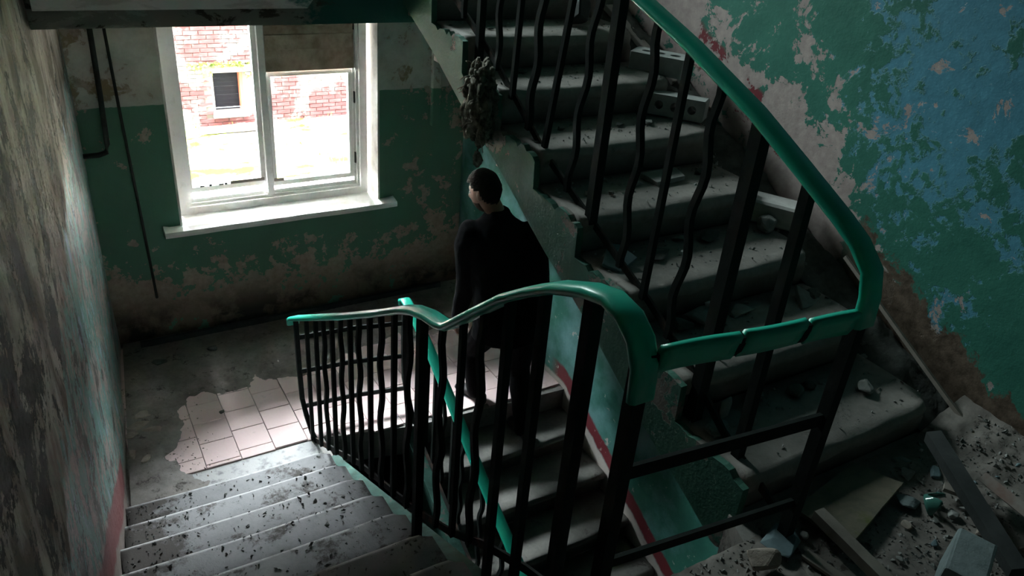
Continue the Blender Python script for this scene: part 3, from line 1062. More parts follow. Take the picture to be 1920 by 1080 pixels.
# ------------------------------------------------------------------ outside
# unseen rest of this building, added tall and wide to shade the yard
bm = bmesh.new()
for a, b in (((-30, YF + 0.1, -3.1), (-1.9, YB, 20.0)), ((1.4, YF + 0.1, -3.1), (32, YB, 20.0)), ((-1.9, YF + 0.1, 4.2), (1.4, YB, 20.0))):
    bm_box(bm, a, b)
struct('unseen_facade_1', bm, M['brick'], 'unseen brick outer face of the building around the stair windows, added to block sky')
ext = thing('brick_building', 'faded whitewashed brick building seen outside through the window', 'building', (1.5, 14, -3.05))
bm = bmesh.new()
hx0, hx1, hz0, hz1 = 1.10, 1.63, -2.82, -2.07
for a, b in (((-9, 14.03, -3.1), (hx0, 14.4, 5.5)), ((hx1, 14.03, -3.1), (12, 14.4, 5.5)), ((hx0, 14.03, -3.1), (hx1, 14.4, hz0)), ((hx0, 14.03, hz1), (hx1, 14.4, 5.5))):  # unseen upper wall raised to block low sky from the steps
    bm_box(bm, a, b)
place(link('wall', bm, M['mortar']), ext, (0, 0, 0))
bm = bmesh.new()
r_ = random.Random(5)
row = 0
z = -3.08
while z < 1.5:
    x = -3.0 + (0.13 if row % 2 else 0)
    while x < 8.0:
        if not (x + 0.25 > hx0 - 0.04 and x < hx1 + 0.04 and z + 0.065 > hz0 - 0.06 and z < hz1 + 0.12):
            p = r_.uniform(0, 0.012)
            bm_box(bm, (x, 14.005 - p, z), (x + 0.25, 14.05, z + 0.065))
        x += 0.262
    z += 0.077
    row += 1
tag(place(link('brick_courses', bm, M['brick']), ext, (0, 0, 0)), None, None, None, 'stuff')
place(link('lintel', box((hx0 - 0.28, 13.96, hz1), (hx1 + 0.24, 14.06, hz1 + 0.13)), M['mortar']), ext, (0, 0, 0))
place(link('window_ledge', box((hx0 - 0.06, 13.92, hz0 - 0.09), (hx1 + 0.06, 14.06, hz0)), M['mortar']), ext, (0, 0, 0))
wf2 = place(link('window', ring_bm(hx0, hx1, hz0, hz1, 0.02, 14.2, 14.26), M['louvre']), ext, (0, 0, 0))
for i in range(9):
    zz = hz0 + 0.03 + i * 0.08
    b = link('board', box((hx0 + 0.01, 14.24 + 0.004 * (i % 2), zz), (hx1 - 0.01, 14.27, zz + 0.078)), M['louvre'])
    place(b, wf2, (0, 0, 0))
b = place(link('red_jamb', box((hx1 - 0.05, 14.02, hz0), (hx1, 14.20, hz1)), M['redpaint']), ext, (0, 0, 0))
bm = bmesh.new()
r_ = random.Random(9)
for i in range(260):
    x = hx0 - 0.45 + r_.random() * 1.4
    zt = hz1 + 0.14 - (0.0 if r_.random() < 0.5 else r_.random() * 0.25 * (1 if not (hx0 < x < hx1) else 0))
    s = r_.uniform(0.02, 0.05)
    c = Vector((x, 13.95 + r_.uniform(-0.03, 0.03), zt + r_.uniform(-0.02, 0.05)))
    a = Vector((r_.gauss(0, 1), r_.gauss(0, 1), r_.gauss(0, 1))).normalized() * s
    b = a.cross(Vector((r_.gauss(0, 1), r_.gauss(0, 1), r_.gauss(0, 1)))).normalized() * s * 0.6
    bm.faces.new([bm.verts.new(p) for p in (c - a, c + b, c + a, c - b)])
tag(link('climbing_plant', bm, M['grass']), 'green leaves growing on the ledge above the dark outside window', 'plant', None, 'stuff')
bm = bmesh.new()
n = 40
g = [[bm.verts.new((-9 + 21 * i / n, 4.55 + 9.5 * j / n, -3.06 + 0.05 * mnoise.noise((i * 0.5, j * 0.5, 0)))) for j in range(n + 1)] for i in range(n + 1)]
for i in range(n):
    for j in range(n):
        bm.faces.new((g[i][j], g[i + 1][j], g[i + 1][j + 1], g[i][j + 1]))
tag(link('yard_ground', bm, M['ground'], None, None, True), 'pale grassy yard between the two buildings', 'ground', None, 'structure')
bm = bmesh.new()
for i in range(1600):
    x, y = r_.uniform(-1.5, 5), r_.uniform(8, 13.9)
    if mnoise.noise((x * 0.8, y * 0.9, 7)) < 0.12:
        continue
    h = r_.uniform(0.05, 0.16)
    a = r_.uniform(0, 6.28)
    d = Vector((math.cos(a), math.sin(a), 0)) * 0.012
    p = Vector((x, y, -3.05))
    bm.faces.new([bm.verts.new(q) for q in (p - d, p + d, p + Vector((r_.gauss(0, 0.03), r_.gauss(0, 0.03), h)))])
tag(link('yard_grass', bm, M['grass']), 'thin grass in tufts across the yard', 'grass', None, 'stuff')
bm = obox((1.05, 0.10, 0.05), 0.006)
o = link('yard_plank', bm, M['wood'], None, (1.25, 13.45, -3.03))
tag(o, 'brown plank lying in the yard below the dark outside window', 'plank')

# ------------------------------------------------------------------ rubble, bricks and planks
def chunk(name, label, cat, group, loc, size, rot, mat, seed, n=16, rough=0.35, tilt=(0, 0)):
    """an angular lump: hull of points scattered on a box-like ellipsoid, resting on its foot"""
    r = random.Random(seed)
    bm = bmesh.new()
    for _ in range(n):
        d = Vector((r.gauss(0, 1), r.gauss(0, 1), r.gauss(0, 1))).normalized()
        m = max(abs(d.x), abs(d.y), abs(d.z))
        p = d / (m ** 0.7) * (1 - rough * r.random())
        bm.verts.new((p.x * size[0] / 2, p.y * size[1] / 2, p.z * size[2] / 2))
    bmesh.ops.convex_hull(bm, input=bm.verts)
    bmesh.ops.delete(bm, geom=[v for v in bm.verts if not v.link_faces], context='VERTS')
    bmesh.ops.rotate(bm, verts=bm.verts, cent=(0, 0, 0), matrix=Matrix.Rotation(rot, 3, 'Z') @ Matrix.Rotation(tilt[0], 3, 'X') @ Matrix.Rotation(tilt[1], 3, 'Y'))
    bmesh.ops.bevel(bm, geom=bm.edges[:], offset=min(size) * 0.06, segments=1, affect='EDGES', profile=0.5)
    zm = min(v.co.z for v in bm.verts)
    for v in bm.verts:
        v.co.z -= zm
    o = link(name, bm, M[mat], None, loc)
    return tag(o, label, cat, group)


def slab_piece(name, label, cat, group, loc, outline, th, mat, rot=(0, 0, 0)):
    """a flat broken piece with the given outline"""
    bm = prism_xy(outline, 0, th)
    bmesh.ops.bevel(bm, geom=bm.edges[:], offset=th * 0.12, segments=1, affect='EDGES', profile=0.5)
    o = link(name, bm, M[mat], None, loc)
    o.rotation_euler = rot
    return tag(o, label, cat, group)


S = lambda k: RR * k + 0.001
G_ST = 'rubble lumps on the rising flight'
items = [
    ('rubble_stone', 'large grey stone near the wall end of the lowest rising step', (0.74, 0.165, S(1)), (0.115, 0.065, 0.048), 0.5, 'stone', 1),
    ('rubble_stone', 'rounded dark stone left of the large grey stone on the lowest step', (0.49, 0.262, S(1)), (0.085, 0.075, 0.045), 0.2, 'stone_dk', 2),
    ('rubble_stone', 'smaller dark stone between the two big stones on the lowest step', (0.57, 0.272, S(1)), (0.055, 0.050, 0.032), 1.1, 'stone_dk', 3),
    ('plaster_shard', 'upright pale plaster shard behind the rusty bar on the lowest step', (0.155, 0.285, S(1)), (0.10, 0.05, 0.085), 0.6, 'stone', 4),
    ('plaster_shard', 'pointed pale plaster shard just above the guard bar, lowest step', (0.195, 0.205, S(1)), (0.07, 0.035, 0.060), 1.9, 'stone', 5),
    ('plaster_shard', 'flat grey shard lying at the left end of the lowest step', (0.08, 0.235, S(1)), (0.12, 0.085, 0.022), 0.3, 'stone', 6),
    ('rubble_stone', 'dark lump under the end of the rusty bottom rail on the lowest step', (0.30, 0.285, S(1)), (0.11, 0.06, 0.06), 0.9, 'stone_dk', 7),
    ('rubble_stone', 'dark flat stone at the wall end of the second step, above the green guard rail', (0.775, 0.405, S(2)), (0.055, 0.035, 0.016), 0.3, 'stone_dk', 8),
    ('rubble_stone', 'small grey stone right of the dark flat one on the second step', (0.86, 0.41, S(2)), (0.05, 0.04, 0.024), 0.9, 'stone', 9),
    ('rubble_stone', 'blocky grey stone in the middle of the second step, against the riser', (0.70, 0.60, S(2)), (0.085, 0.06, 0.045), 0.15, 'stone', 10),
    ('plaster_shard', 'broad angular pale piece on the second step behind the near newel', (0.33, 0.615, S(2)), (0.16, 0.11, 0.045), 0.3, 'stone', 11),
    ('rubble_stone', 'little pale stone on top of the rubble at the left of the second step', (0.36, 0.628, S(2) + 0.040), (0.035, 0.030, 0.024), 0.3, 'palebit', 12),
    ('rubble_stone', 'dark wedge of rubble at the far left of the second step', (0.20, 0.60, S(2)), (0.12, 0.07, 0.050), 2.2, 'stone_dk', 13),
    ('plaster_shard', 'flat shard on the second step right of the broad pale piece', (0.50, 0.60, S(2)), (0.14, 0.07, 0.022), 0.1, 'stone', 14),
    ('rubble_stone', 'thin dark stone leaning on the wedge block of the second step', (0.88, 0.58, S(2)), (0.10, 0.07, 0.03), 0.4, 'stone_dk', 15),
    ('rubble_stone', 'dark low heap of mortar under the bars of the third step', (0.30, 0.875, S(3)), (0.15, 0.09, 0.026), 0.5, 'stone_dk', 16),
    ('rubble_stone', 'round pale pebble beside a bar on the third step', (0.385, 0.835, S(3)), (0.030, 0.028, 0.024), 0.5, 'palebit', 17),
    ('plaster_shard', 'slanting grey shard against the riser of the third step', (0.47, 0.945, S(3)), (0.085, 0.03, 0.030), -0.6, 'stone', 18),
    ('plaster_shard', 'jagged grey plaster pile in the middle of the third step', (0.60, 0.915, S(3)), (0.15, 0.08, 0.035), 0.2, 'stone_dk', 19),
    ('rubble_stone', 'greenish flat rubble right of the plaster pile on the third step', (0.76, 0.91, S(3)), (0.13, 0.07, 0.022), 0.4, 'stone_bl', 20),
    ('rubble_stone', 'small dark stone left of the thick post on the fourth step', (0.16, 1.17, S(4)), (0.052, 0.032, 0.024), 0.2, 'stone_dk', 21),
    ('rubble_stone', 'small dark stone right of the thick post on the fourth step', (0.245, 1.14, S(4)), (0.036, 0.026, 0.018), 0.5, 'stone_dk', 22),
    ('rubble_stone', 'long low stone near the wavy bar on the fourth step', (0.41, 1.20, S(4)), (0.085, 0.040, 0.022), 0.1, 'stone', 23),
    ('rubble_stone', 'dark stone at the back of the fourth step towards the wall', (0.80, 1.22, S(4)), (0.09, 0.06, 0.024), 0.4, 'stone_dk', 24),
    ('rubble_stone', 'small stone near the left end of the fifth step', (0.235, 1.515, S(5)), (0.048, 0.024, 0.020), 0.2, 'stone_dk', 25),
    ('rubble_stone', 'low dark stone at mid length of the fifth step', (0.53, 1.50, S(5)), (0.060, 0.034, 0.016), 0.4, 'stone_dk', 26),
    ('rubble_stone', 'grey stone beside the lower hollow brick on the fifth step', (0.68, 1.48, S(5)), (0.065, 0.045, 0.024), 0.7, 'stone', 27),
    ('rubble_stone', 'small flat stone by the hanging tow on the sixth step', (0.24, 1.885, S(6)), (0.09, 0.035, 0.018), 0.2, 'stone_dk', 28),
    ('rubble_stone', 'tiny pale stone in front of the upper hollow brick', (0.66, 1.80, S(6)), (0.035, 0.028, 0.020), 0.2, 'palebit', 29),
    ('rubble_stone', 'thin stone on the tread of the seventh step behind the first post', (0.19, 2.09, S(7)), (0.045, 0.022, 0.012), 0.1, 'stone_dk', 30),
    ('rubble_stone', 'bulky black lump on the seventh step at the top edge of the view', (0.70, 2.13, S(7)), (0.20, 0.13, 0.17), 0.4, 'wood_dk', 31),
    ('plaster_shard', 'broken mortar crumbs at the wall end of the seventh step', (0.86, 2.03, S(7)), (0.10, 0.06, 0.02), 0.4, 'stone', 32),
]
for nm, lab, loc, size, rot, mat, seed in items:
    chunk(nm, lab, 'stone' if nm == 'rubble_stone' else 'plaster', None, loc, size, rot, mat, seed)
# wedge of painted plaster standing on the third step
slab_piece('plaster_slab', 'blue-grey wedge of plaster propped on the third step at its left end', 'plaster', None, (0.06, 0.855, S(3) + 0.004),
           [(-0.03, 0.02), (0.0, -0.045), (0.10, -0.03), (0.085, 0.055), (0.05, 0.085)], 0.018, 'stone_bl', (0.35, -0.25, 0.1))
slab_piece('plaster_slab', 'flat grey square-edged slab on the fourth step at mid length', 'plaster', None, (0.55, 1.205, S(4) + 0.002),
           [(-0.06, -0.05), (0.10, -0.045), (0.125, 0.045), (-0.065, 0.055)], 0.022, 'stone', (0.06, -0.03, 0.05))
slab_piece('plaster_slab', 'triangular pale slab sticking up at the right of the second step', 'plaster', None, (0.80, 0.565, S(2) + 0.004),
           [(-0.06, -0.04), (0.12, -0.05), (0.02, 0.06)], 0.02, 'stone', (0.5, 0.1, 0.2))


def hollow_brick(name, label, loc, rot, size, holes, mat):
    """brick with round holes right through its height"""
    L, W, H = size
    bm = bmesh.new()
    edges = []
    def loop(pts):
        vs = [bm.verts.new((x, y, 0)) for x, y in pts]
        for a, b in zip(vs, vs[1:] + vs[:1]):
            edges.append(bm.edges.new((a, b)))
    c = 0.006
    loop([(-L / 2 + c, -W / 2), (L / 2 - c, -W / 2), (L / 2, -W / 2 + c), (L / 2, W / 2 - c), (L / 2 - c, W / 2), (-L / 2 + c, W / 2), (-L / 2, W / 2 - c), (-L / 2, -W / 2 + c)])
    for hx, rx, ry in holes:
        loop([(hx + rx * math.cos(a), ry * math.sin(a)) for a in (-2 * math.pi * i / 16 for i in range(16))])
    bmesh.ops.triangle_fill(bm, use_beauty=True, use_dissolve=False, edges=edges)
    ret = bmesh.ops.extrude_face_region(bm, geom=bm.faces[:])
    for v in [g for g in ret['geom'] if isinstance(g, bmesh.types.BMVert)]:
        v.co.z += H
    o = link(name, bm, M[mat], None, loc)
    o.rotation_euler = rot
    return tag(o, label, 'brick')


HB = (0.25, 0.12, 0.088)
hollow_brick('hollow_brick', 'pale hollow brick lying flat with oval holes upward, the higher of two by the wall', (0.962, 1.79, 0.893), (0.05, 0.0, -1.02), (0.27, 0.12, 0.09), [(-0.07, 0.026, 0.018), (0.0, 0.026, 0.018), (0.075, 0.028, 0.018)], 'hollow')
hollow_brick('hollow_brick', 'grey hollow brick on its side, round holes facing out, lower of two', (0.945, 1.585, 0.796), (1.50, 0.0, -0.92), (0.27, 0.095, 0.12), [(-0.075, 0.020, 0.020), (0.0, 0.022, 0.022), (0.078, 0.020, 0.020)], 'hollow')
o = link('concrete_block', obox((0.25, 0.13, 0.10), 0.010), M['palebit'], None, (0.985, 0.965, 0.452))
o.rotation_euler = (0.0, 0.0, -1.05)
tag(o, 'pale concrete block resting by the wall beside the third rising step', 'block')
chunk('rubble_stone', 'rounded lump of concrete in front of the pale block by the wall', 'stone', None, (0.90, 0.89, S(3)), (0.10, 0.09, 0.075), 0.3, 'stone', 61, 26, 0.2)
chunk('rubble_stone', 'small pale stone in the dark gap between the bricks and the wall', 'stone', None, (1.03, 1.56, 0.70), (0.045, 0.03, 0.06), 0.4, 'palebit', 62)
# whitewashed plank lying along the wall, top of the view
bm = obox((0.055, 0.62, 0.03), 0.003)
o = link('plank', bm, M['wood_wh'], None, (1.05, 2.06, 0.955))
o.rotation_euler = (0.44, 0.0, 0.09)
tag(o, 'whitewashed plank lying steeply beside the wall above the hollow bricks', 'plank')
# thin lath lying along the foot of the wall
bm = bmesh.new()
sweep(bm, [(1.055, 0.60, 0.435), (1.05, 0.30, 0.270), (1.045, 0.02, 0.118), (1.05, -0.10, 0.055)], 0.012, 0.016, (1, 0, 0), False)
tag(link('lath', bm, M['wood']), 'thin pale lath lying along the foot of the right wall beside the lowest steps', 'lath')

# --- the littered upper landing, lower right of the view
def quad_sheet(name, label, cat, pts, th, mat, seed):
    c = sum((Vector(p) for p in pts), Vector()) / len(pts)
    bm = bmesh.new()
    r = random.Random(seed)
    rim = []
    n = len(pts)
    for i in range(n):
        a, b = Vector(pts[i]) - c, Vector(pts[(i + 1) % n]) - c
        for j in range(7):
            p = a.lerp(b, j / 7)
            if 0 < j:
                p *= 1 + r.uniform(-0.02, 0.012)
            rim.append(p)
    lo = [bm.verts.new(p) for p in rim]
    hi = [bm.verts.new(p + Vector((0, 0, th))) for p in rim]
    m = len(rim)
    for i in range(m):
        bm.faces.new((lo[i], lo[(i + 1) % m], hi[(i + 1) % m], hi[i]))
    bm.faces.new(lo[::-1])
    bm.faces.new(hi)
    o = link(name, bm, M[mat], None, c)
    return tag(o, label, cat)


quad_sheet('fibreboard_sheet', 'mouldy square sheet of board with a yellow-green stain on the littered landing', 'board',
           [(0.150, -0.072, 0.030), (0.185, -0.250, 0.026), (0.580, -0.150, 0.030), (0.500, -0.008, 0.034)], 0.014, 'sheet', 4)


def timber(name, label, a, b, w, h, mat, cat='plank', roll=0.0, bev=0.002):
    a, b = Vector(a), Vector(b)
    L = (b - a).length
    bm = box((-L / 2, -w / 2, -h / 2), (L / 2, w / 2, h / 2))
    bmesh.ops.subdivide_edges(bm, edges=[e for e in bm.edges if abs(e.verts[0].co.x - e.verts[1].co.x) > L * .5], cuts=8)
    for v in bm.verts:
        v.co += Vector((0, 0.0012 * mnoise.noise((v.co.x * 20, v.co.y * 30, 1)), 0.0012 * mnoise.noise((v.co.x * 20, 4, v.co.z * 30))))
    o = link(name, bm, M[mat], None, (a + b) / 2)
    d = (b - a).normalized()
    q = d.to_track_quat('X', 'Z')
    o.rotation_mode = 'QUATERNION'
    from mathutils import Quaternion
    o.rotation_quaternion = q @ Quaternion((1, 0, 0), roll)
    return tag(o, label, cat)


timber('timber_batten', 'pale square batten leaning across the stained sheet toward the camera', (0.172, -0.132, 0.070), (0.150, -0.46, 0.050), 0.038, 0.034, 'wood', 'batten')
timber('thin_board', 'narrow pale board lying left of the pale batten at the bottom edge', (0.055, -0.200, 0.022), (0.105, -0.46, 0.020), 0.030, 0.014, 'wood', 'board', 0.25)
timber('plank', 'reddish plank with a pale edge at the right border of the view', (0.800, -0.285, 0.085), (0.755, -0.62, 0.075), 0.085, 0.034, 'wood_red', 'plank', -0.65)
timber('charred_beam', 'black charred beam slanting down across the rubble by the right wall', (0.745, -0.105, 0.150), (0.500, -0.56, 0.085), 0.048, 0.044, 'wood_dk', 'beam', 0.2)
timber('wood_chip', 'short pale wedge of wood left of the black beam', (0.690, -0.222, 0.045), (0.735, -0.295, 0.045), 0.028, 0.018, 'wood', 'wood', 0.3)
bm = obox((0.190, 0.105, 0.150), 0.009, 2)
r_ = random.Random(12)
for v in bm.verts:
    v.co += Vector((r_.gauss(0, .0006), r_.gauss(0, .0006), r_.gauss(0, .0006)))
o = link('aerated_block', bm, M['block'], None, (0.352, -0.482, 0.006))
o.rotation_euler = (0.03, -0.03, 0.39)
tag(o, 'pale blue-grey aerated concrete block standing at the bottom right of the view', 'block')
chunk('plaster_slab', 'blue-grey painted plaster slab on the landing below the guard rail', 'plaster', None, (0.028, -0.132, 0.016), (0.135, 0.105, 0.026), 0.35, 'stone_bl', 41, 30, 0.2, (0.03, -0.04))
chunk('rubble_stone', 'rough beige lump at the edge of the landing, left of the narrow board', 'stone', None, (-0.085, -0.165, 0.004), (0.125, 0.085, 0.050), -0.3, 'plasterbit', 42, 26, 0.3)
chunk('rubble_stone', 'small white stone between the blue-grey slab and the pale batten', 'stone', None, (0.112, -0.150, 0.010), (0.030, 0.032, 0.030), 0.4, 'palebit', 43)
chunk('plaster_shard', 'lilac-white plaster shard lying against the edge of the stained sheet', 'plaster', None, (0.552, -0.205, 0.006), (0.10, 0.060, 0.024), -0.5, 'block', 44, 18, 0.3, (0.1, 0.15))
chunk('rubble_stone', 'grey stone at the foot of the lowest step above the stained sheet', 'stone', None, (0.668, -0.112, 0.006), (0.075, 0.050, 0.034), 0.3, 'stone', 45)
chunk('rubble_stone', 'flat blue-grey stone left of the top of the black beam', 'stone', None, (0.760, -0.155, 0.006), (0.075, 0.042, 0.026), 0.5, 'stone_bl', 46, 22, 0.2)
chunk('plaster_shard', 'flat greenish shard in the shade of the lowest step', 'plaster', None, (0.722, -0.058, 0.006), (0.095, 0.045, 0.016), -0.5, 'stone', 47)
chunk('rubble_stone', 'small white chip beside the greenish shard by the lowest step', 'stone', None, (0.822, -0.062, 0.010), (0.026, 0.024, 0.022), 0.4, 'palebit', 48)
chunk('rubble_stone', 'small white chip at the upper end of the black beam', 'stone', None, (0.815, -0.120, 0.010), (0.034, 0.020, 0.016), 0.4, 'palebit', 49)
chunk('rubble_stone', 'brown stone between the wedge of wood and the white block', 'stone', None, (0.640, -0.300, 0.006), (0.055, 0.040, 0.026), 0.4, 'stone', 50)
r_ = random.Random(77)
spots = [(0.455, -0.262, 0.042), (0.472, -0.345, 0.036)]
while len(spots) < 40:
    x, y = r_.uniform(0.28, 1.02), r_.uniform(-0.52, -0.02)
    if (x < 0.62 and y > -0.26) or abs((x - 0.352) * 0.92 + (y + 0.482) * 0.38) < 0.12 and abs((y + 0.482) * 0.92 - (x - 0.352) * 0.38) < 0.10:
        continue
    spots.append((x, y, r_.uniform(0.014, 0.040)))
for i, (x, y, sz) in enumerate(spots):
    lab, grp = (('small angular stone on the earth heap at the foot of the right wall', 'small stones on the heap by the right wall') if x > 0.80 else
                ('small loose stone on the gravel between the stained sheet and the black beam', 'small stones between sheet and beam') if x > 0.55 else
                ('small loose stone on the gravel around the pale aerated block', 'small stones around the aerated block'))
    chunk('small_stone', lab, 'stone', grp,
          (x, y, 0.004 + 0.085 * max(0, min(1, (x - 0.80) / 0.32)) ** 1.5), (sz, sz * r_.uniform(0.55, 0.9), sz * r_.uniform(0.4, 0.65)), r_.uniform(0, 3), r_.choice(('stone', 'stone', 'stone_dk', 'plasterbit', 'stone_bl')), 300 + i, 14)
# curl of thin green glass
bm = bmesh.new()
n = 14
rg = [[bm.verts.new((0.040 * math.cos(a), 0.040 * math.sin(a), 0.002 + 0.055 * j / 5 * (0.6 + 0.4 * math.sin(3 * a)))) for a in (0.3 + 3.4 * i / n for i in range(n + 1))] for j in range(6)]
for j in range(5):
    for i in range(n):
        bm.faces.new((rg[j][i], rg[j][i + 1], rg[j + 1][i + 1], rg[j + 1][i]))
o = link('bottle_shard', bm, M['bottle'], None, (0.600, -0.238, 0.008), True)
o.rotation_euler = (0.9, 0.2, 0.4)
o.modifiers.new('glass', 'SOLIDIFY').thickness = 0.004
tag(o, 'curved shard of shiny green bottle glass on the gravel beyond the stained sheet', 'shard')


def crumbs(name, label, spots, mat, seed, parent=None):
    """many small angular bits in one mesh: spots = (x, y, z, size)"""
    r = random.Random(seed)
    bm = bmesh.new()
    for x, y, z, s in spots:
        ax = [Vector((r.gauss(0, 1), r.gauss(0, 1), r.gauss(0, 0.5))).normalized() * s * r.uniform(0.6, 1.2) for _ in range(2)]
        up = Vector((r.gauss(0, .2), r.gauss(0, .2), 1)) * s * r.uniform(0.3, 0.8)
        c = Vector((x, y, z + s * 0.15))
        b = [bm.verts.new(c + p) for p in (ax[0], ax[1], -ax[0] * r.uniform(.6, 1), -ax[1] * r.uniform(.6, 1))]
        t = bm.verts.new(c + up)
        for i in range(4):
            bm.faces.new((b[i], b[(i + 1) % 4], t))
    o = link(name, bm, M[mat])
    return tag(o, label, 'rubble', None, 'stuff')


r_ = random.Random(21)
# earth and mortar piled over the landing, deeper along the wall
bm = bmesh.new()
nx, ny = 110, 90
def heap_h(x, y):
    h = 0.004 + 0.085 * max(0, min(1, (x - 0.80) / 0.32)) ** 1.5 + 0.03 * max(0, min(1, (x - 0.5) / 0.4)) * max(0, min(1, (y + 0.35) / 0.3))
    h += 0.010 * mnoise.noise((x * 14, y * 14, 1)) + 0.006 * mnoise.noise((x * 40, y * 40, 4))
    bl = max(0, min(1, (x - 0.88) / 0.12))
    h *= max(0, min(1, (0.02 - y) / 0.10)) * (1 - bl) + bl
    return max(h, 0.001) * max(0.0, min(1.0, (x + 0.48) / 0.06))
g = []
for i in range(nx + 1):
    r = []
    for j in range(ny + 1):
        x, y = -0.48 + (XR - 0.008 + 0.48) * i / nx, -1.15 + (1.16 if -0.48 + (XR - 0.008 + 0.48) * i / nx > 0.02 else 1.075) * j / ny
        r.append(bm.verts.new((x, y, heap_h(x, y))))
    g.append(r)
for i in range(nx):
    for j in range(ny):
        bm.faces.new((g[i][j], g[i + 1][j], g[i + 1][j + 1], g[i][j + 1]))
tag(link('rubble_heap', bm, M['dirt'], None, None, True), 'heap of dark earth and mortar covering the landing and rising to the right wall', 'rubble', None, 'stuff')
sp = []
for _ in range(5200):
    x, y = r_.uniform(-0.45, 1.12), -0.85 + 0.77 * r_.random()
    sp.append((x, y, heap_h(x, y) - 0.001, r_.choice((0.003, 0.004, 0.005, 0.007, 0.010)) * r_.uniform(0.6, 1.3)))
crumbs('gravel', 'grey gravel and mortar crumbs strewn over the littered landing', sp[:3600], 'stone', 3)
crumbs('gravel', 'darker gravel mixed through the litter of the landing', sp[3600:], 'stone_dk', 4)
sp = []
for k in range(1, 9):
    for _ in range(280):
        x = r_.random() ** 0.8 * 0.92 + 0.02
        y = RT * (k - 1) + 0.05 + (RT - 0.06) * (1 - r_.random() ** 1.7)
        sp.append((x, y, RR * k, r_.choice((0.002, 0.003, 0.004, 0.006, 0.010)) * r_.uniform(0.6, 1.2)))
    for _ in range(60):
        y = RT * (k - 1) + RT * r_.random()
        x = r_.uniform(0.955, 1.12)
        sp.append((x, y, -0.02 + 0.459 * y, r_.uniform(0.008, 0.03)))
bm = bmesh.new()
g = []
for i in range(13):
    r = []
    for j in range(121):
        x, y = 0.935 + (XR - 0.008 - 0.935) * i / 12, -0.02 + 2.5 * j / 120
        h = -0.02 + 0.459 * y + 0.06 * min(1, max(0, (x - 0.95) / 0.15)) + 0.035 * mnoise.noise((x * 9, y * 7, 2)) + 0.015 * mnoise.noise((x * 30, y * 30, 5))
        r.append(bm.verts.new((x, y, h)))
    g.append(r)
for i in range(12):
    for j in range(120):
        bm.faces.new((g[i][j], g[i + 1][j], g[i + 1][j + 1], g[i][j + 1]))
tag(link('gap_rubble', bm, M['stone_dk'], None, None, True), 'dark rubble filling the gap between the rising steps and the right wall', 'rubble', None, 'stuff')
crumbs('step_crumbs', 'crumbs of mortar scattered over the treads of the rising flight', sp, 'stone', 5)
sp = []
for k in range(0, 10):
    for _ in range(150):
        x = r_.uniform(-1.60, -0.60)
        y = 2.357 - LT * k - 0.02 - (LT - 0.03) * r_.random()
        sp.append((x, y, -1.345 + LR * k, r_.choice((0.003, 0.004, 0.006, 0.008, 0.012)) * r_.uniform(0.6, 1.3)))
    for _ in range(90):
        x = left_x(2.357 - LT * (k + 1)) + 0.015 + abs(r_.gauss(0, 0.16))
        y = 2.357 - LT * k - LT * r_.uniform(0.1, 1)
        sp.append((x, y, -1.345 + LR * k, r_.uniform(0.003, 0.009)))
for _ in range(200):
    sp.append((r_.uniform(-1.6, -0.6), r_.uniform(2.37, 2.60), Z_MID, r_.uniform(0.002, 0.006)))
crumbs('paint_flakes', 'dark paint flakes and dirt specks on the steps of the left flight', sp, 'stone_dk', 6)
sp = []
for _ in range(900):
    x, y = -1.62 + abs(r_.gauss(0, 0.22)), r_.uniform(2.42, 3.6)
    sp.append((x, y, Z_MID + 0.012, r_.uniform(0.002, 0.009)))
for _ in range(700):
    sp.append((r_.uniform(-1.4, 1.05), 3.35 + abs(r_.gauss(0, 0.25)), Z_MID + 0.022, r_.uniform(0.002, 0.007)))
crumbs('plaster_crumbs', 'pale crumbs of plaster in the dirt of the window landing', sp, 'plasterbit', 7)

# fallen plaster flakes in the left corner of the window landing
for i, (x, y, sx, sy, rot, lab) in enumerate([
        (-1.455, 3.235, 0.12, 0.08, 0.3, 'topmost beige plaster flake in the pile at the foot of the left wall'),
        (-1.490, 3.130, 0.16, 0.10, 0.1, 'widest beige plaster flake in the pile at the foot of the left wall'),
        (-1.430, 3.060, 0.12, 0.07, -0.3, 'beige plaster flake just below the widest one by the left wall'),
        (-1.540, 3.060, 0.10, 0.07, 0.6, 'beige plaster flake touching the left wall below the pile'),
        (-1.560, 2.880, 0.06, 0.13, 0.2, 'upright-lying plaster piece on the dirt between pile and stairs'),
        (-1.500, 2.800, 0.09, 0.05, 0.9, 'lowest plaster flake by the left wall, near the top of the dirt by the stairs')]):
    chunk('plaster_flake', lab, 'plaster', 'fallen plaster flakes by the left wall', (x, y, Z_MID + 0.022), (sx, sy, 0.020), rot, 'plasterbit', 80 + i, 16, 0.3, (r_.uniform(-.1, .1), r_.uniform(-.1, .1)))
chunk('rubble_stone', 'single dark pebble lying on the clean pink tiles', 'stone', None, (-1.021, 3.068, Z_MID + 0.012), (0.045, 0.032, 0.026), 0.6, 'stone_dk', 90)
chunk('rubble_stone', 'black lump of dirt on the landing below the window, nearer the left wall', 'stone', None, (-1.27, 3.78, Z_MID + 0.02), (0.12, 0.09, 0.04), 0.6, 'stone_dk', 91)
chunk('rubble_stone', 'black lump of dirt on the landing below the window, right of its twin', 'stone', None, (-0.93, 3.80, Z_MID + 0.02), (0.08, 0.06, 0.05), 0.2, 'stone_dk', 92)
timber('fallen_skirting_board', 'long dark skirting board lying along the foot of the window wall', (-1.36, 4.02, Z_MID + 0.045), (0.96, 4.045, Z_MID + 0.045), 0.03, 0.045, 'wood_dk', 'board')
timber('short_board', 'short grey board lying on the landing behind the bent railing, left of the man', (0.40, 3.42, Z_MID + 0.03), (0.90, 3.60, Z_MID + 0.03), 0.07, 0.022, 'wood', 'board')

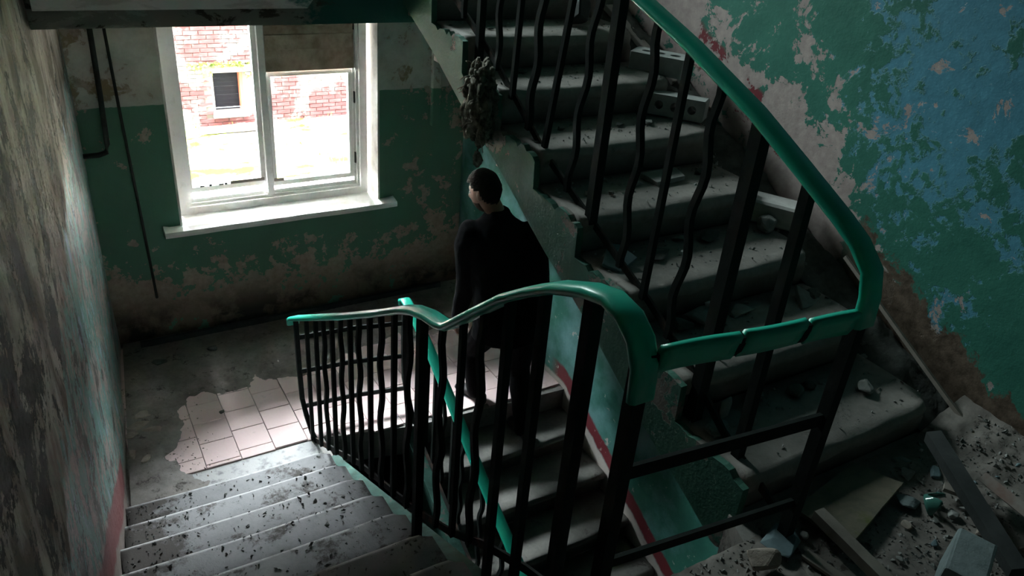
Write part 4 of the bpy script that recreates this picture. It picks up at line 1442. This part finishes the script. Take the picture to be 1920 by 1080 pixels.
# matted tow hanging over the edge of the rising flight
hang = thing('hanging_tow', 'bundle of dirty matted tow hanging on the edge of the rising flight', 'tow', (-0.05, 1.74, 0.70))
bm = bmesh.new()
bmesh.ops.create_icosphere(bm, subdivisions=4, radius=1)
for v in bm.verts:
    p = v.co.copy()
    d = 1 + 0.30 * mnoise.noise(p * 1.8) + 0.22 * mnoise.noise(p * 4.5) + 0.14 * mnoise.noise(p * 11)
    w = 1 - 0.22 * p.z
    v.co = Vector((-0.045 + p.x * 0.045 * d, 1.735 + p.y * 0.100 * d * w + 0.02 * p.z * -1, 0.825 + p.z * 0.165 * d))
place(link('matted_mass', bm, M['rag'], None, None, True), hang, (0, 0, 0))
bm = bmesh.new()
r_ = random.Random(44)
for i in range(150):
    zz = r_.uniform(-1, 1.05)
    a = r_.uniform(0, 2 * math.pi)
    c = Vector((-0.045 + 0.045 * math.cos(a) * math.sqrt(max(0.1, 1 - zz * zz * .8)), 1.735 - 0.02 * zz + 0.108 * math.sin(a) * (1 - 0.2 * zz) * math.sqrt(max(0.1, 1 - zz * zz * .8)), 0.825 + 0.165 * zz))
    m = bmesh.ops.create_icosphere(bm, subdivisions=2, radius=r_.uniform(0.008, 0.020))
    k1 = Vector((r_.uniform(.6, 1.1), r_.uniform(.6, 1.2), r_.uniform(.8, 1.8)))
    for v in m['verts']:
        d = 1 + 0.55 * mnoise.noise(v.co * 90 + Vector((i, 0, 0)))
        v.co = Vector((v.co.x * k1.x, v.co.y * k1.y, v.co.z * k1.z)) * d + c
for i in range(30):
    a = r_.uniform(0, 2 * math.pi)
    c = Vector((-0.05 + 0.04 * math.cos(a), 1.735 + 0.09 * math.sin(a), r_.uniform(0.68, 0.99)))
    pts = [c]
    d = Vector((-0.2, math.sin(a), r_.gauss(0, .8))).normalized()
    for j in range(4):
        d = (d + Vector((r_.gauss(0, .4), r_.gauss(0, .4), r_.gauss(0, .4) - 0.3))).normalized()
        pts.append(pts[-1] + d * 0.012)
    tube(bm, pts, [0.0035 * (1 - j / 6) for j in range(5)], 5)
tube(bm, [(-0.05, 1.715, 0.70), (-0.052, 1.712, 0.64), (-0.05, 1.714, 0.60)], 0.004, 5)
tag(place(link('loose_strands', bm, M['rag'], None, None, True), hang, (0, 0, 0)), None, None, None, 'stuff')
bm = bmesh.new()
bmesh.ops.create_icosphere(bm, subdivisions=3, radius=1)
for v in bm.verts:
    p = v.co.copy()
    d = 1 + 0.45 * mnoise.noise(p * 2.5 + Vector((9, 0, 0)))
    v.co = Vector((-0.05 + p.x * 0.016 * d, 1.712 + p.y * 0.028 * d, 0.585 + p.z * 0.035 * d))
place(link('dangling_tuft', bm, M['rag'], None, None, True), hang, (0, 0, 0))

# ------------------------------------------------------------------ the man on the lower flight
def loft(bm, secs, k=18):
    """secs: (centre, axis_a * ra, axis_b * rb) -> closed elliptical loft"""
    rings = []
    for c, a, b in secs:
        c, a, b = Vector(c), Vector(a), Vector(b)
        rings.append([bm.verts.new(c + a * math.cos(2 * math.pi * i / k) + b * math.sin(2 * math.pi * i / k)) for i in range(k)])
    for p, q in zip(rings, rings[1:]):
        for i in range(k):
            bm.faces.new((p[i], p[(i + 1) % k], q[(i + 1) % k], q[i]))
    bm.faces.new(rings[0][::-1])
    bm.faces.new(rings[-1])


def limb(bm, pts, rad, k=14, flat=1.0, ref=None):
    """round limb through pts with radii rad, rounded ends"""
    P = [Vector(p) for p in pts]
    out, rr_ = [], []
    n = len(P)
    for i in range(n - 1):                                  # Catmull-Rom between joints
        a, b, c, d = P[max(i - 1, 0)], P[i], P[i + 1], P[min(i + 2, n - 1)]
        for j in range(6):
            t = j / 6
            out.append(0.5 * ((2 * b) + (c - a) * t + (2 * a - 5 * b + 4 * c - d) * t * t + (3 * b - a - 3 * c + d) * t ** 3))
            rr_.append(rad[i] + (rad[i + 1] - rad[i]) * t)
    out.append(P[-1])
    rr_.append(rad[-1])
    t0 = (out[0] - out[1]).normalized()
    t1 = (out[-1] - out[-2]).normalized()
    pts2 = [out[0] + t0 * rr_[0] * 0.8, out[0] + t0 * rr_[0] * 0.5] + out + [out[-1] + t1 * rr_[-1] * 0.5, out[-1] + t1 * rr_[-1] * 0.8]
    r2 = [rr_[0] * 0.35, rr_[0] * 0.85] + rr_ + [rr_[-1] * 0.85, rr_[-1] * 0.35]
    tube(bm, pts2, r2, k)


def unify(o, voxel, smooth=6):
    """voxel-remesh the overlapping lofts into one continuous skin and keep the result"""
    m = o.modifiers.new('join', 'REMESH')
    m.mode = 'VOXEL'
    m.voxel_size = voxel
    s = o.modifiers.new('relax', 'SMOOTH')
    s.iterations = smooth
    s.factor = 0.5
    dg = bpy.context.evaluated_depsgraph_get()
    me = bpy.data.meshes.new_from_object(o.evaluated_get(dg))
    o.modifiers.clear()
    old = o.data
    mats = [x for x in old.materials]
    o.data = me
    bpy.data.meshes.remove(old)
    if not me.materials:
        for x in mats:
            me.materials.append(x)
    for p in me.polygons:
        p.use_smooth = True
    return o


man = thing('person', 'man in a dark jacket and dark trousers climbing to the landing, seen from behind', 'person', (0.60, 2.45, Z_MID))
SH = Vector((0.87, -0.49, 0.0)).normalized()           # his right
FW = Vector((-0.49, -0.87, 0)).normalized() * -1        # his front: away from the camera
FW = Vector((0.49, 0.87, 0)).normalized()
UP = Vector((0, 0, 1))
hipc = Vector((0.625, 2.42, -0.80))
chest = Vector((0.610, 2.50, -0.37))
neckb = Vector((0.585, 2.545, -0.125))
Lsh, Rsh = Vector((0.420, 2.625, -0.235)), Vector((0.765, 2.430, -0.220))
Lel, Rel = Vector((0.435, 2.625, -0.560)), Vector((0.815, 2.395, -0.545))
Lwr, Rwr = Vector((0.425, 2.690, -0.885)), Vector((0.835, 2.450, -0.860))
Lhip, Rhip = hipc - SH * 0.095 + Vector((0, 0, -0.03)), hipc + SH * 0.095 + Vector((0, 0, -0.03))
Lkn, Lan = Vector((0.520, 2.650, -1.120)), Vector((0.520, 2.555, -1.385))
Rkn, Ran = Vector((0.760, 2.430, -1.200)), Vector((0.715, 2.235, -1.540))
LH = Vector((-0.50, 0.86, 0)).normalized()              # way the head faces
head_c = Vector((0.508, 2.600, 0.020))

# body: one continuous skin under the clothes
bm = bmesh.new()
loft(bm, [(hipc + Vector((0, 0, -0.10)), SH * 0.13, FW * 0.10), (hipc, SH * 0.165, FW * 0.115), (hipc.lerp(chest, .45), SH * 0.140, FW * 0.095), (chest, SH * 0.165, FW * 0.110),
          (chest.lerp(neckb, .6), SH * 0.165, FW * 0.095), (neckb + Vector((0, 0, -0.03)), SH * 0.095, FW * 0.07), (neckb + Vector((0, 0, 0.01)), SH * 0.058, FW * 0.058)])
limb(bm, [neckb + Vector((0, 0, -0.03)), neckb.lerp(head_c, .5), head_c + LH * -0.01 + UP * -0.01], [0.062, 0.056, 0.056])
limb(bm, [Lsh, Lel, Lwr], [0.058, 0.044, 0.029])
limb(bm, [Rsh, Rel, Rwr], [0.058, 0.044, 0.029])
limb(bm, [Lhip, Lkn, Lan], [0.085, 0.056, 0.038])
limb(bm, [Rhip, Rkn, Ran], [0.085, 0.056, 0.038])


def hand(bm, wr, down, palm_n, thumb_dir):
    """palm, four unequal curled fingers and a thumb leaving the side of the palm"""
    down, palm_n, thumb_dir = Vector(down).normalized(), Vector(palm_n).normalized(), Vector(thumb_dir).normalized()
    loft(bm, [(wr, thumb_dir * 0.026, palm_n * 0.020), (wr + down * 0.035, thumb_dir * 0.036, palm_n * 0.017), (wr + down * 0.080, thumb_dir * 0.040, palm_n * 0.014)], 12)
    for i, L in enumerate((0.072, 0.082, 0.076, 0.060)):
        b = wr + down * 0.070 + thumb_dir * (0.028 - 0.0185 * i)
        k1 = b + down * L * 0.50 + palm_n * 0.010
        k2 = k1 + (down * 0.72 + palm_n * 0.70).normalized() * L * 0.32
        k3 = k2 + (down * 0.35 + palm_n * 0.93).normalized() * L * 0.26
        limb(bm, [b, k1, k2, k3], [0.0095, 0.0088, 0.0080, 0.0068], 8)
    b = wr + down * 0.022 + thumb_dir * 0.026
    k1 = b + (thumb_dir * 0.75 + down * 0.7 + palm_n * 0.25).normalized() * 0.040
    k2 = k1 + (down * 0.9 + palm_n * 0.45 + thumb_dir * 0.15).normalized() * 0.032
    limb(bm, [b, k1, k2], [0.013, 0.0105, 0.0085], 8)


hand(bm, Lwr, (Lwr - Lel) + Vector((0, 0.02, 0)), SH * 1.0 + FW * 0.3, FW)
hand(bm, Rwr, (Rwr - Rel), SH * -1.0 + FW * 0.3, FW)


# head with a face: local axes x = his right, y = where he looks, z = up
def head_bm(bm):
    tilt = Matrix.Rotation(math.radians(-16), 3, 'X')
    yv = LH
    xv = yv.cross(UP).normalized()
    base = Matrix((xv, yv, UP)).transposed()
    def gauss(p, c, s):
        return math.exp(-sum(((p[i] - c[i]) / s[i]) ** 2 for i in range(3)))
    rings = []
    nu, nv = 40, 30
    for j in range(1, nv):
        th = math.pi * j / nv
        ring = []
        for i in range(nu):
            ph = 2 * math.pi * i / nu
            d = Vector((math.sin(th) * math.cos(ph), math.sin(th) * math.sin(ph), math.cos(th)))
            p = Vector((d.x * 0.076, d.y * 0.098, d.z * 0.122))
            if p.z < 0:                                            # jaw narrows, back of the head tucks in to the neck
                f = -p.z / 0.122
                p.x *= 1 - 0.30 * f
                if p.y < 0:
                    p.y *= 1 - 0.42 * f
                else:
                    p.y *= 1 + 0.02 * f
            if p.y > 0:
                p.y -= 0.012 * gauss(p, (0.030, 0.085, 0.012), (0.020, 0.03, 0.014)) + 0.012 * gauss(p, (-0.030, 0.085, 0.012), (0.020, 0.03, 0.014))   # sockets
                p.y += 0.028 * gauss(p, (0, 0.095, -0.022), (0.013, 0.05, 0.018)) + 0.012 * gauss(p, (0, 0.095, 0.004), (0.010, 0.05, 0.020))        # nose
                p.y += 0.007 * gauss(p, (0, 0.09, 0.032), (0.045, 0.05, 0.010))                                                                     # brow
                p.y += 0.009 * gauss(p, (0, 0.09, -0.057), (0.024, 0.05, 0.010)) - 0.005 * gauss(p, (0, 0.09, -0.060), (0.03, 0.05, 0.003))          # mouth
                p.y += 0.012 * gauss(p, (0, 0.08, -0.100), (0.028, 0.06, 0.018))                                                                    # chin
            ring.append(p)
        rings.append(ring)
    def w(p):
        return head_c + base @ (tilt @ p)
    vr = [[bm.verts.new(w(p)) for p in r] for r in rings]
    for a, b in zip(vr, vr[1:]):
        for i in range(nu):
            bm.faces.new((a[i], a[(i + 1) % nu], b[(i + 1) % nu], b[i]))
    top, bot = bm.verts.new(w(Vector((0, 0, 0.122)))), bm.verts.new(w(Vector((0, 0.01, -0.120))))
    for i in range(nu):
        bm.faces.new((top, vr[0][(i + 1) % nu], vr[0][i]))
        bm.faces.new((bot, vr[-1][i], vr[-1][(i + 1) % nu]))
    for sx in (1, -1):                                            # ears
        loft(bm, [(w(Vector((sx * 0.068, -0.006, -0.005))), base @ tilt @ Vector((0, 0.016, 0.004)), base @ tilt @ Vector((0, -0.004, 0.030))),
                  (w(Vector((sx * 0.080, -0.010, -0.004))), base @ tilt @ Vector((0, 0.018, 0.004)), base @ tilt @ Vector((0, -0.005, 0.033))),
                  (w(Vector((sx * 0.086, -0.016, -0.002))), base @ tilt @ Vector((0, 0.013, 0.004)), base @ tilt @ Vector((0, -0.004, 0.026)))], 12)
    return rings, w


rings, hw = head_bm(bm)
body = link('body', bm, M['skin'], None, None, True)
place(body, man, (0, 0, 0))
unify(body, 0.0055, 3)

# hair: cap over the crown and nape, and a short beard
def shell(name, keep, grow, mat):
    bm = bmesh.new()
    vs = {}
    nv, nu = len(rings), len(rings[0])
    def vert(j, i):
        i %= nu
        if (j, i) not in vs:
            p = rings[j][i]
            g = grow(p)
            q = p + Vector((p.x, p.y, max(p.z, -0.03))).normalized() * (g + 0.004 * mnoise.noise(p * 60))
            vs[(j, i)] = bm.verts.new(hw(q))
        return vs[(j, i)]
    for j in range(nv - 1):
        for i in range(nu):
            if keep(sum((rings[a][b % nu] for a, b in ((j, i), (j + 1, i), (j, i + 1), (j + 1, i + 1))), Vector()) / 4):
                bm.faces.new((vert(j, i), vert(j, i + 1), vert(j + 1, i + 1), vert(j + 1, i)))
    if grow(Vector((0, 0, .12))) > 0.01:
        t = bm.verts.new(hw(Vector((0, 0, 0.137))))
        for i in range(nu):
            bm.faces.new((t, vert(0, i), vert(0, i + 1)))
    o = link(name, bm, M[mat], None, None, True)
    o.modifiers.new('thickness', 'SOLIDIFY').thickness = 0.012 if name == 'hair' else 0.004
    return place(o, body, (0, 0, 0))


def hair_keep(p):
    line = 0.064 if p.y > 0.050 else (0.018 + 0.9 * p.y if p.y > 0.0 else -0.010 - 0.9 * min(0.075, -p.y))
    if abs(p.x) > 0.055 and -0.02 < p.y < 0.012 and p.z < 0.030:
        return False
    return p.z > line
shell('hair', hair_keep, lambda p: 0.010 + 0.012 * max(0, min(1, (p.z + 0.02) / 0.10)), 'hair')
shell('beard', lambda p: p.y > 0.012 and p.z < -0.050 - 0.30 * max(0, 0.050 - abs(p.x)) and p.z > -0.114 and not (abs(p.x) < 0.022 and -0.066 < p.z < -0.052), lambda p: 0.003, 'beard')
for sx in (1, -1):
    bm = bmesh.new()
    m = bmesh.ops.create_uvsphere(bm, u_segments=12, v_segments=8, radius=0.0115)
    bmesh.ops.translate(bm, verts=m['verts'], vec=hw(Vector((sx * 0.030, 0.079, 0.012))))
    place(link('eye', bm, M['palebit'], None, None, True), body, (0, 0, 0))

# jacket
bm = bmesh.new()
hem = hipc + Vector((0.0, 0.02, -0.155))
loft(bm, [(hem + Vector((0, 0, 0.03)), SH * 0.205, FW * 0.150), (hem + Vector((0, 0, 0.03)), SH * 0.210, FW * 0.155), (hipc + Vector((0, 0, 0.03)), SH * 0.212, FW * 0.158), (hipc.lerp(chest, .5), SH * 0.205, FW * 0.145),
          (chest, SH * 0.218, FW * 0.145), (chest.lerp(neckb, .45), SH * 0.215, FW * 0.132), (chest.lerp(neckb, .72), SH * 0.185, FW * 0.108), (neckb + Vector((0, 0, -0.012)), SH * 0.110, FW * 0.085),
          (neckb + Vector((-0.004, 0.006, 0.030)), SH * 0.074, FW * 0.070), (neckb + Vector((-0.006, 0.01, 0.052)), SH * 0.066, FW * 0.064)], 24)
limb(bm, [Lsh + SH * 0.03, Lsh.lerp(Lel, .3), Lel, Lel.lerp(Lwr, .5), Lwr + UP * 0.02], [0.088, 0.082, 0.068, 0.058, 0.048])
limb(bm, [Rsh - SH * 0.03, Rsh.lerp(Rel, .3), Rel, Rel.lerp(Rwr, .5), Rwr + UP * 0.02], [0.088, 0.082, 0.068, 0.058, 0.048])
jk = link('jacket', bm, M['black'], None, None, True)
place(jk, man, (0, 0, 0))
unify(jk, 0.009, 5)
for v in jk.data.vertices:
    v.co += v.normal * (0.004 * mnoise.noise(v.co * 11) + 0.003 * mnoise.noise(v.co * 26))
# trousers
bm = bmesh.new()
loft(bm, [(hipc + Vector((0, 0, -0.13)), SH * 0.150, FW * 0.115), (hipc + Vector((0, 0, -0.03)), SH * 0.180, FW * 0.128), (hipc + Vector((0, 0, 0.08)), SH * 0.168, FW * 0.118)], 20)
limb(bm, [Lhip, Lhip.lerp(Lkn, .5), Lkn, Lkn.lerp(Lan, .5), Lan + UP * -0.01], [0.105, 0.092, 0.076, 0.072, 0.064])
limb(bm, [Rhip, Rhip.lerp(Rkn, .5), Rkn, Rkn.lerp(Ran, .5), Ran + UP * -0.01], [0.105, 0.092, 0.076, 0.072, 0.064])
tr = link('trousers', bm, M['trouser'], None, None, True)
place(tr, man, (0, 0, 0))
unify(tr, 0.009, 4)
for v in tr.data.vertices:
    v.co += v.normal * (0.003 * mnoise.noise(v.co * 14))
# shoes
for an, zf, toe, pitch in ((Lan, Z_MID, Vector((-0.25, 0.97, 0)).normalized(), 0.0), (Ran, Z_MID - 0.15, Vector((0.10, 0.99, 0)).normalized(), 0.0)):
    s = toe.cross(UP).normalized()
    bm = bmesh.new()
    secs = []
    for d, wv, h in ((-0.075, 0.026, 0.050), (-0.065, 0.034, 0.085), (-0.02, 0.036, 0.098), (0.04, 0.038, 0.075), (0.10, 0.046, 0.055), (0.15, 0.044, 0.045), (0.185, 0.032, 0.034), (0.20, 0.014, 0.020)):
        secs.append((Vector((an.x, an.y, zf + 0.004 + h / 2)) + toe * d, s * wv, UP * h / 2))
    loft(bm, secs, 16)
    for v in bm.verts:
        if v.co.z < zf + 0.018:
            v.co.z = zf + 0.002
    place(link('shoe', bm, M['shoe'], None, None, True), man, (0, 0, 0))
